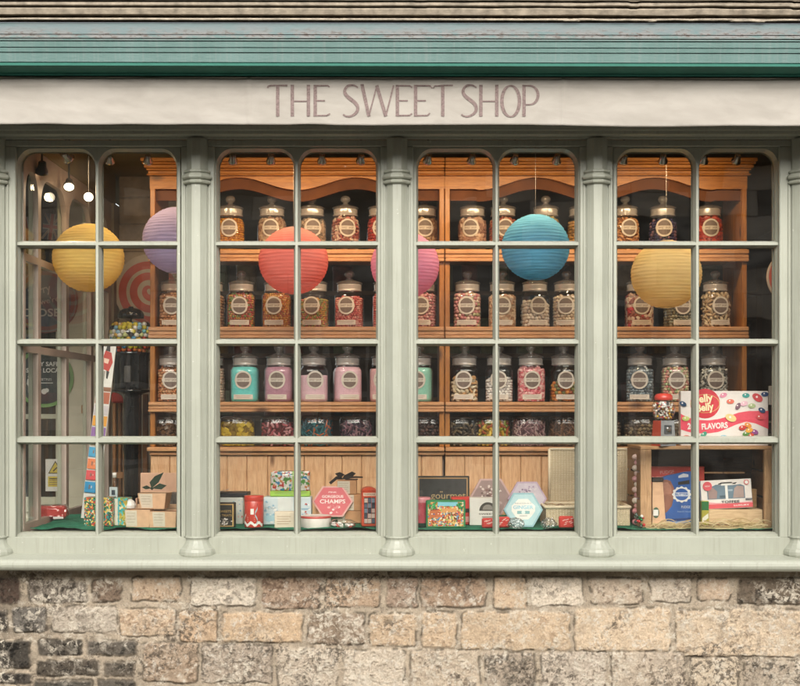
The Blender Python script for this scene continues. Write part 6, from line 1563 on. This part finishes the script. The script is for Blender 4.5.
for z0, z1 in ((.0, .10), (.108, .205), (.213, H_ - .016)):
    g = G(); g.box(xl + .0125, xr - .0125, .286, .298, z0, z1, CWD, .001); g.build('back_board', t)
g = G(); g.box(xl + .0125, xr - .0125, .0225, .285, .001, .008, CWX); g.build('bottom_board', t)
BZ = ZF + .0085
t, cd, gg, w, h = boxed('red_topped_packet', 'carton', 640, 704.5, 466.5, .245, .03, plain('c8493c', .45, .06, 30), 'large red and white packet standing at the back of the crate', 'packet', z=BZ)
cd.rect(.85, .99, .02, .66, pc('dcd6d0')).text('FUDGE', .42, .90, .055, pc('d89a90'), .22, .01, .08).text('butter tablet', .36, .82, .05, pc('e4b8b0'), .34, 0, .08).text('SCOTTISH', .62, .86, .07, pc('8f3a30'), .34); done(gg, t)
# blue bag
t = place('blue_fudge_bag', 683, .19, 'bright blue confectionery bag with a white scalloped badge inside the crate', 'sweet bag', z=BZ, rx=-.06); s = S(.19); k = 1.0
def up(px, py): return (X(px, .19) - X(683, .19), Z(py, .19) - BZ)
BL = plain((.025, .10, .34), .35, .15, 18, name='blue_foil')
g = G(); pts = [up(662, 528), up(699, 527), up(699, 471), up(688, 471.5), up(668, 475.5), up(662, 478)]; pts = [(x, max(z, 0)) for x, z in pts]; g.prism(pts, 0, .045, BL); g.build('bag', t)
gg = G(); bn = pc('8a5a48', .4, .3)
def fp(pts, m, y): flat(gg, [up(*p) for p in pts], y, m)
fp([(662.5, 480), (667, 479.5), (671, 481), (674.5, 488), (674.5, 496), (672, 506), (667, 512), (662.5, 515)][::-1], bn, -.0006); fp([(662.8, 483), (668, 482), (671.5, 486), (672, 494), (662.8, 495)][::-1], pc('a0705c', .4, .3), -.001)
c = up(682, 494.5); Rr = 9 * s
sc_ = [(c[0] + Rr * (1 + .07 * math.cos(12 * a)) * math.cos(a) * 1.02, c[1] + Rr * .86 * (1 + .07 * math.cos(12 * a)) * math.sin(a)) for a in [2 * PI * i / 72 for i in range(72)]]
flat(gg, sc_, -.0015, WHT); flat(gg, disc_pts(c[0], c[1], Rr * .76, 30, Rr * .66), -.002, BL); flat(gg, rectp(c[0] - Rr * .86, c[0] + Rr * .86, c[1] - Rr * .20, c[1] + Rr * .22), -.0025, pc('cfd4dc')); text(gg, 'BUTTER', c[0], c[1] + .0005, .0105, BL, -.003, w=Rr * 1.45, bold=.02)
text(gg, 'FUDGE', up(686, 0)[0], up(0, 507)[1], .010, WHT, -.001, w=.036); text(gg, 'hand made', up(685, 0)[0], up(0, 511.5)[1], .007, pc('9ab0d0'), -.001, w=.06)
fp([(678.5, 482), (690, 480), (690, 484), (678.5, 485)][::-1], BLKP, -.001); fp([(679, 476), (684, 473.5), (689, 474.5), (689, 477), (679, 478)][::-1], pc('c8ccd4'), -.001)
fp([(664, 519.5), (698, 517), (698, 519), (664, 521.5)][::-1], pc((.012, .04, .16)), -.001); fp([(666, 522.5), (690, 520), (690, 522), (666, 525)][::-1], pc('8aa4c8'), -.0013)
gg.build('bag_print', t)
t = place('kraft_pouch', 659, .155, 'kraft paper pouch with a dark folded top leaning inside the crate post', 'pouch', z=BZ, rz=.1); s = S(.155)
g = G(); h = Z(481, .155) - BZ; g.add([(-7 * s, 0, 0), (7 * s, 0, 0), (7 * s, .045, 0), (-7 * s, .045, 0), (-5.5 * s, .015, h), (5 * s, .015, h), (5 * s, .022, h), (-5.5 * s, .022, h)], [(0, 1, 5, 4), (1, 2, 6, 5), (2, 3, 7, 6), (3, 0, 4, 7), (4, 5, 6, 7), (0, 3, 2, 1)], KRL); g.build('bag', t)
g = G(); g.box(-6.5 * s, 5.5 * s, .008, .028, h - .004, h + .014, pc('2a2622'), .003); g.build('fold', t)
g = G(); flat(g, disc_pts(-3 * s, 12 * s, 3.4 * s, 16, 5.5 * s), -.0010 + .002, pc('3a5a44')); g.box(-6 * s, -1 * s, -.003, -.001, 9 * s, 15 * s, WHT, .0, None); g.build('seal', t)
t, cd, gg, w, h = boxed('green_yellow_packet', 'packet', 701.5, 709, 501, .13, .03, pc('a8a03c'), 'slim green and yellow packet next to the toffee box', 'packet', z=BZ)
cd.rect(0.02, .98, .62, .98, pc('2a6a38')).poly([(.1, .1), (.9, .3), (.9, .5), (.1, .3)], pc('d8d4c4')); done(gg, t)
# wood slab + toffee box
y = .155; s = S(y); sl = place('wood_slab', 735, y, 'pale sawn wood block supporting the tilted toffee box', 'wood block', z=BZ)
g = G(); g.box(-28.5 * s, 28 * s, 0, .09, 0, Z(509.5, y) - BZ, wood('pale_slab', 'c9ac86', 'd6bb96', '9a7a58', 'X', .8), .003); g.build('block', sl)
g = G(); g.box(20 * s, 29 * s, .10, .13, 0, Z(489, .26) - BZ, wood('pale_slab_end', 'a88458', 'b8946a', '7a5a3a', 'X', .8), .003); tag(g.build('wood_offcut', None, (X(735, y), y, BZ)), 'upright offcut of brown wood behind the toffee box, against the crate post', 'wood block')
t = thing('toffee_box', (X(729.5, .13), .16, Z(509.3, y) + .0025 + .0), 'white and pink toffee box with a handle and clear window, tilted on the wood block', 'toffee box', ry=-.05, rx=-.08)
w, h = 25.5 * s, 29 * s; PK = pc('cf5058'); g = G(); g.box(-w, w, 0, .035, 0, h, plain('ddd6d0', .4, .04, 30), .002); g.build('box', t)
gg = G(); cd = Card(gg, -w, w, 0, h, 0); cd.rect(.0, 1, .02, .17, PK).text('LUXURY', .78, .10, .055, WHT, .3, .02).poly([(.0, .17), (1, .17), (1, .22), (.6, .19), (.3, .21), (0, .28)], pc('d8969a'))
cd.poly([(.12, .34), (.86, .34), (.86, .76), (.78, .82), (.62, .80), (.5, .80), (.30, .84), (.12, .72)], pc('6f8290', .15)).poly([(.62, .36), (.84, .36), (.84, .74), (.72, .78), (.66, .7)], pc('a8948e', .2)).poly([(.14, .36), (.30, .36), (.32, .60), (.24, .74), (.14, .70)], pc('9a8480', .2)).rect(.36, .50, .38, .46, pc('3f5560')).rect(.52, .62, .60, .66, pc('8fa0ac'))
cd.rect(.475, .525, .28, .86, WHT).rect(.40, .60, .80, .86, WHT)
for u in (.335, .62): cd.poly([(u, .84), (u + .06, .84), (u + .10, .90), (u + .02, .88)], BLKP)
cd.poly([(.36, .87), (.64, .88), (.60, .915), (.40, .91)], BLKP); cd.text('TOFFEE', .56, .235, .085, pc('4a4648'), .36, .02).disc(.13, .80, .09, PK).text('NEW', .13, .80, .05, WHT, .1).disc(.90, .88, .05, PK).disc(.90, .88, .035, WHT).rect(.86, .99, .27, .33, pc('6a6c72')); done(gg, t)
# straw
g = G(); r = random.Random(12); STR = [pc(c, .6) for c in ('cdb98c', 'dcc9a0', 'b59c70', 'c8b080')]
for k in range(250):
    cx = X(r.uniform(653, 764), .1) if r.random() < .8 else X(r.uniform(700, 764), .1); cy = r.uniform(.055, .118) if r.random() < .55 else r.uniform(.145, .40); a = r.gauss(0, .45); L = r.uniform(.02, .055); base = (ZF if cy < .12 else BZ) + .002
    hz = r.uniform(0, .020) * (1 if cx > .8 * 0 + X(700, .1) else .5); pts = []
    b = r.uniform(-.02, .02)
    for i in range(6):
        u = i / 5 - .5; pts.append((cx + 2 * L * u * math.cos(a), cy + .3 * L * u, max(base + hz + L * u * math.sin(a) * .7 + b * (1 - 4 * u * u), base)))
    v = []; wd = r.uniform(.0012, .0024)
    for p in pts: v += [(p[0], p[1], p[2] - wd), (p[0], p[1] - wd * .6, p[2] + wd)]
    g.add(v, [(2 * i, 2 * i + 1, 2 * i + 3, 2 * i + 2) for i in range(5)], r.choice(STR), False)
tag(g.build('straw'), 'loose pale straw shreds spilled in front of the crate', 'straw', kind='stuff')

# on the crate
CT = ZF + H_ + .0008
y = .17; t = thing('flavours_box', (X(724.5, y), y, CT), 'big white and pink sweets box lettered 20 FLAVORS on top of the crate', 'sweets box'); s = S(y); w = 43.8 * s; h = Z(391, y) - CT
g = G(); g.box(-w, w, 0, .04, 0, h, plain('dcd5d0', .4, .04, 30), .002); g.build('box', t)
gg = G(); cd = Card(gg, -w, w, 0, h, 0); PKB = pc('d84a5e', .4)
W2 = 800 - 25.0; cu = lambda x, y_: ((x - 25) / 720.0, 1 - (y_ - 45) / 455.0)
top = [(25, 235), (80, 265), (160, 285), (250, 290), (340, 278), (420, 255), (500, 225), (580, 212), (745, 210)]; bot = [(25, 365), (90, 388), (170, 397), (260, 397), (340, 385), (420, 352), (480, 325), (560, 300), (640, 315), (745, 362)]
ft = [cu(*p) for p in top]; fb = [cu(*p) for p in bot]
ys_ = cd.lay()
def ival(pts, u): return float(np.interp(u, [p[0] for p in pts], [p[1] for p in pts]))
for i in range(40):
    a, b = i / 40, (i + 1) / 40; flat(gg, [cd.pt(a, ival(fb, a)), cd.pt(b, ival(fb, b)), cd.pt(b, ival(ft, b)), cd.pt(a, ival(ft, a))], ys_, PKB)
q = cu(225, 150); cd.disc(*q, .170, pc('c22c3c')); cd.k -= 0
gg.f = gg.f  # oval emblem: gold rim, red field, white script
for (ru, m_) in ((.172, pc('c9b06a')), (.164, pc('c4303e')), ):
    cc = cd.pt(*q); flat(gg, disc_pts(cc[0], cc[1], ru * 2 * w * .98, 36, ru * 2 * w * .62), cd.lay(), m_)
cd.text('Jelly', q[0] - .01, q[1] + .075, .135, pc('e8dcb0'), .20, .035, .12).text('Belly', q[0] + .0, q[1] - .085, .135, pc('e8dcb0'), .20, .035, .12)
cd.text('20', cu(105, 0)[0], cu(0, 338)[1], .105, WHT, .07, .04).text('FLAVORS', cu(303, 0)[0], cu(0, 335)[1], .10, WHT, .30, .04, .07)
for (bx, by, c_, a_) in ((375, 80, 'd88aa4', .3), (560, 82, '3f9a94', 0), (655, 100, 'cc4a52', -.6), (715, 72, '2f4a78', 0), (432, 132, 'd8705e', 0), (495, 172, '7a5a6a', 1.0), (545, 150, 'e0b4c4', .3), (608, 168, 'a8b88a', 0), (690, 205, '2a4a74', -.5), (65, 275, 'c0c878', 0), (435, 268, 'ddc68a', -.4), (42, 152, '2f4a6a', -.5), (212, 408, '3f9a80', .8), (375, 430, '8ab8cc', 0), (670, 262, 'd04a50', -.5), (70, 432, 'd8705e', 0), (560, 400, '5a8a4a', .3), (600, 420, 'c84a3c', .9), (630, 385, '8a4a8a', -.4), (585, 372, 'e0a03c', .2), (530, 350, 'c23a34', .1), (575, 330, 'd88a3c', -.5)):
    u, v_ = cu(bx, by); c_0 = cd.pt(u, v_); rr_ = .0125 if c_ not in ('cc4a52', 'ddc68a') else .019; n = 16
    pts = []; 
    for i in range(n):
        a = 2 * PI * i / n; x, z = rr_ * 1.25 * math.cos(a), rr_ * .78 * math.sin(a); pts.append((c_0[0] + x * math.cos(a_) - z * math.sin(a_), c_0[1] + x * math.sin(a_) + z * math.cos(a_)))
    yl = cd.lay(); flat(gg, pts, yl, pc(c_, .3)); flat(gg, disc_pts(c_0[0] - .003, c_0[1] + .003, rr_ * .25, 8), yl - .0002, pc('ece4e0'))
done(gg, t)
# mini gumball machine
y = .15; t = thing('small_gumball_machine', (X(663.5, y), y, CT), 'toy gumball machine with red cap and grey body on the crate beside the flavours box', 'gumball machine', rz=.35); s = S(y)
z0 = CT; hz = lambda p: Z(p, y) - z0
g = G(); w = 8.8 * s; g.add([(-w, -w, 0), (w, -w, 0), (w, w, 0), (-w, w, 0), (-w * .84, -w * .84, hz(420.5)), (w * .84, -w * .84, hz(420.5)), (w * .84, w * .84, hz(420.5)), (-w * .84, w * .84, hz(420.5))], [(0, 1, 5, 4), (2, 3, 7, 6), (4, 5, 6, 7), (0, 3, 2, 1)], plain((.30, .31, .32), .3, .2, 30, metallic=.4, name='grey_cast_metal'))
g.add([(w, -w, 0), (w, w, 0), (w * .84, w * .84, hz(420.5)), (w * .84, -w * .84, hz(420.5))], [(0, 1, 2, 3)], pc((.50, .07, .04), .3)); g.add([(-w, -w, 0), (-w, w, 0), (-w * .84, w * .84, hz(420.5)), (-w * .84, -w * .84, hz(420.5))], [(3, 2, 1, 0)], pc((.50, .07, .04), .3)); bd = g.build('body', t)
g = G(); g.box(-w * .5, w * .5, -w * 1.02, -w * .9, hz(434), hz(425), plain((.12, .13, .14), .3, .2, 30, metallic=.6), .003); g.lathe([(.010, -.006), (.012, .004)], plain((.5, .5, .5), .25, .1, 20, metallic=.9), 16, Matrix.Translation((0, -w * 1.0, hz(429))) @ Matrix.Rotation(PI / 2, 4, 'X')); g.box(-.012, .012, -w * 1.13, -w * 1.05, hz(430), hz(428), CHR, .001); g.build('coin_slot', bd)
g = G(); g.lathe([(7 * s, hz(420.6)), (9 * s, hz(418.5)), (11.3 * s, hz(413)), (11.8 * s, hz(409)), (11.0 * s, hz(404)), (8.5 * s, hz(400))], JG, 28, cap=False); g.build('globe', t)
g = G(); r = random.Random(2); v, f = ico(1)
for k in range(230):
    a, q, zc = r.uniform(0, 2 * PI), r.random() ** .4, r.uniform(hz(419), hz(402)); Rm = float(np.interp(zc, [hz(420), hz(413), hz(409), hz(404), hz(401)], [6.8 * s, 10.6 * s, 11 * s, 10.2 * s, 8 * s])) - .004
    g.add(v * .0052 + np.array([Rm * q * math.cos(a), Rm * q * math.sin(a), zc]), f, pc(r.choice(['d8cfc6', 'b83a34', 'e2dcd4', 'd8a838', '3a3a40', 'cf7a70', 'e8e0d8', 'c0b8b0'])), True)
o = g.build('gumballs', t); o['kind'] = 'stuff'
g = G(); g.lathe([(8.6 * s, hz(400.4)), (9.2 * s, hz(399.4)), (9.0 * s, hz(396)), (7 * s, hz(394)), (3 * s, hz(393.2)), (.001, hz(393))], pc((.52, .05, .035), .25), 28); g.build('cap', t)
# pale price stand at the far right
t = place('price_stand', 772.5, .42, 'tall slim pale card stand at the far end of the fourth window', 'card stand'); s = S(.42)
g = G(); g.box(-3.8 * s, 3.8 * s, 0, .004, Z(405, .42) - ZF, Z(386, .42) - ZF, pc('b8b0a6'), .001); g.build('card', t)
g = G(); g.tube([(0, .006, 0), (0, .006, Z(404, .42) - ZF)], .004, DRK, 8)
for p in (421, 434): g.box(-3.2 * s, 3.2 * s, .004, .012, Z(p + 2, .42) - ZF, Z(p, .42) - ZF, pc('8a8a78'), .001)
g.lathe([(.03, 0), (.03, .004)], DRK, 16); g.build('stem', t)
# ================================================================== STREET, LIGHT, CAMERA
ASPH = plain((0.055, 0.053, 0.05), .85, .2, 12, .5, name='asphalt')
PAVE = plain((0.20, 0.185, 0.16), .85, .15, 3, .4, name='paving_stone')
g = G(); g.box(-60, 60, -60, 20, -.30, -.125, ASPH); struct('ground', g)
g = G()
for i in range(-14, 15):
    for j in range(3): g.box(i * .75 + .004, (i + 1) * .75 - .004, -1.92 + j * .62, -1.30 + j * .62 - .006, -.124, 0.0 - .001 * ((i * 7 + j) % 3), PAVE, .004)
struct('pavement', g)
g = G()
for i in range(-14, 15): g.box(i * .75 + .003, (i + 1) * .75 - .003, -2.08, -1.93, -.124, .0, plain((.26, .25, .24), .8, .1, 20, .3, name='kerb_granite'), .01)
struct('kerb', g)
g = G(); g.box(-11, 11, -9.6, -8.0, -.124, 0, PAVE, .005); struct('far_pavement', g)
# facades: beside and above the shop
FST = plain((0.33, 0.285, 0.225), .9, .18, 2.2, .5, name='ashlar')
g = G(); g.box(1.82, 11, -.02, .10, 0, 7.2, FST); g.box(-11, -2.95, -.02, .10, 0, 7.2, FST); g.box(-2.94, 1.81, .0, .10, 3.15, 7.2, FST)
tag(g.build('shop_building'), 'upper stone facade of the building that holds the sweet shop', 'building')
g = G(); g.box(-2.94, -2.80, -.05, .10, 0, 3.1, PAINT, .004); g.box(-2.80, -1.71, -.04, .08, 2.62, 3.1, PAINT, .004); tag(g.build('door_surround'), 'sage green timber surround of the recessed shop doorway', 'door surround')
g = G(); g.box(-2.80, -1.58, .0, 1.6, .0, .02, PAVE); struct('doorstep', g)
# opposite terrace, seen only as reflections
op = thing('stone_terrace', (0, -9.7, 0), 'stone terrace with dark sash windows across the street, mirrored in the panes', 'building')
r = random.Random(9); g = G(); cols_ = [plain((a, a * .88, a * .72), .9, .15, 3, name='terrace_stone') for a in (.10, .78, .26, .14)]
wx_ = [-9, -6.3, -3.6, -.9, 1.8, 4.5, 7.2]; z = 0
def inwin(x0, x1, z0, z1): return any(x1 > a and x0 < a + 1.1 and z1 > b and z0 < b + 1.7 for a in wx_ for b in (.9,))
k = 0
while z < 4.4:
    h = .30; x = -11 + (k % 2) * .3
    while x < 11:
        w = r.choice([.45, .6, .7]); 
        if not inwin(x, x + w, z, z + h): g.box(x, x + w - .012, 0, .1 + r.uniform(0, .012), z, z + h - .012, r.choice(cols_), .006)
        x += w
    z += h; k += 1
g.box(-11, 11, -.2, .09, 0, 4.4, plain((.20, .17, .135), .9, .1, 5)); g.build('wall', op)
for a in wx_:
    for b in (.9,):
        g = G(); g.box(a + .1, a + 1.0, .091, .10, b + .1, b + 1.6, DG); w = g.build('window', op)
        f = G(); 
        for q in ((a + .04, a + .12, b + .05, b + 1.65), (a + .98, a + 1.06, b + .05, b + 1.65), (a + .12, a + .98, b + .82, b + .88), (a + .12, a + .98, b + 1.57, b + 1.65), (a + .12, a + .98, b + .05, b + .12), (a + .53, a + .57, b + .12, b + .82), (a + .53, a + .57, b + .88, b + 1.57)): f.box(q[0], q[1], .102, .14, q[2], q[3], plain((.6, .58, .54), .5, .05, 10))
        f.build('frame', w)
g = G(); g.box(-11.1, 11.1, -.3, .3, 4.51, 4.65, cols_[0], .01); g.build('parapet', op)

w = bpy.data.worlds.new('World'); SC.world = w; w.use_nodes = True; nt = w.node_tree
for n in list(nt.nodes): nt.nodes.remove(n)
sky = nt.nodes.new('ShaderNodeTexSky'); sky.sky_type = 'NISHITA'; sky.sun_disc = False
EL, AZ = 34.0, -10.0     # sun azimuth measured from the street side (-y), negative = from the left
sky.sun_elevation = math.radians(EL); sky.sun_rotation = math.radians(180 + AZ)
sky.air_density = 1.2; sky.dust_density = 4.0; sky.ozone_density = 1.0
hs = nt.nodes.new('ShaderNodeHueSaturation'); hs.inputs['Saturation'].default_value = .30
bg = nt.nodes.new('ShaderNodeBackground'); bg.inputs[1].default_value = 0.15
wo = nt.nodes.new('ShaderNodeOutputWorld')
nt.links.new(sky.outputs[0], hs.inputs['Color']); nt.links.new(hs.outputs[0], bg.inputs[0]); nt.links.new(bg.outputs[0], wo.inputs[0])
L = bpy.data.lights.new('sun', 'SUN'); L.energy = 1.5; L.angle = math.radians(40); L.color = (1.0, .95, .87)
lo = bpy.data.objects.new('sun', L); COL.objects.link(lo)
a, e = math.radians(AZ), math.radians(EL)
d = Vector((math.sin(a) * math.cos(e), -math.cos(a) * math.cos(e), math.sin(e)))     # towards the sun
lo.rotation_euler = d.to_track_quat('Z', 'Y').to_euler(); lo.location = (0, -4, 8)

cam = bpy.data.cameras.new('camera'); co = bpy.data.objects.new('camera', cam); COL.objects.link(co)
cam.sensor_width = 36; cam.lens = 36 * 5 / 3.2; cam.shift_y = 62 / 800.0; cam.clip_end = 300; cam.clip_start = .05
co.location = (0, -5, 1.5); co.rotation_euler = (PI / 2, 0, 0); SC.camera = co
SC.render.engine = 'CYCLES'
SC.cycles.use_denoising = True
SC.cycles.max_bounces = 10; SC.cycles.transparent_max_bounces = 24; SC.cycles.diffuse_bounces = 4; SC.cycles.glossy_bounces = 4; SC.cycles.transmission_bounces = 8
SC.cycles.caustics_reflective = False; SC.cycles.caustics_refractive = False; SC.cycles.sample_clamp_indirect = 4
vs = SC.view_settings; vs.view_transform = 'Standard'; vs.look = 'None'; vs.gamma = 1.0; vs.exposure = 0.93; vs.use_curve_mapping = False
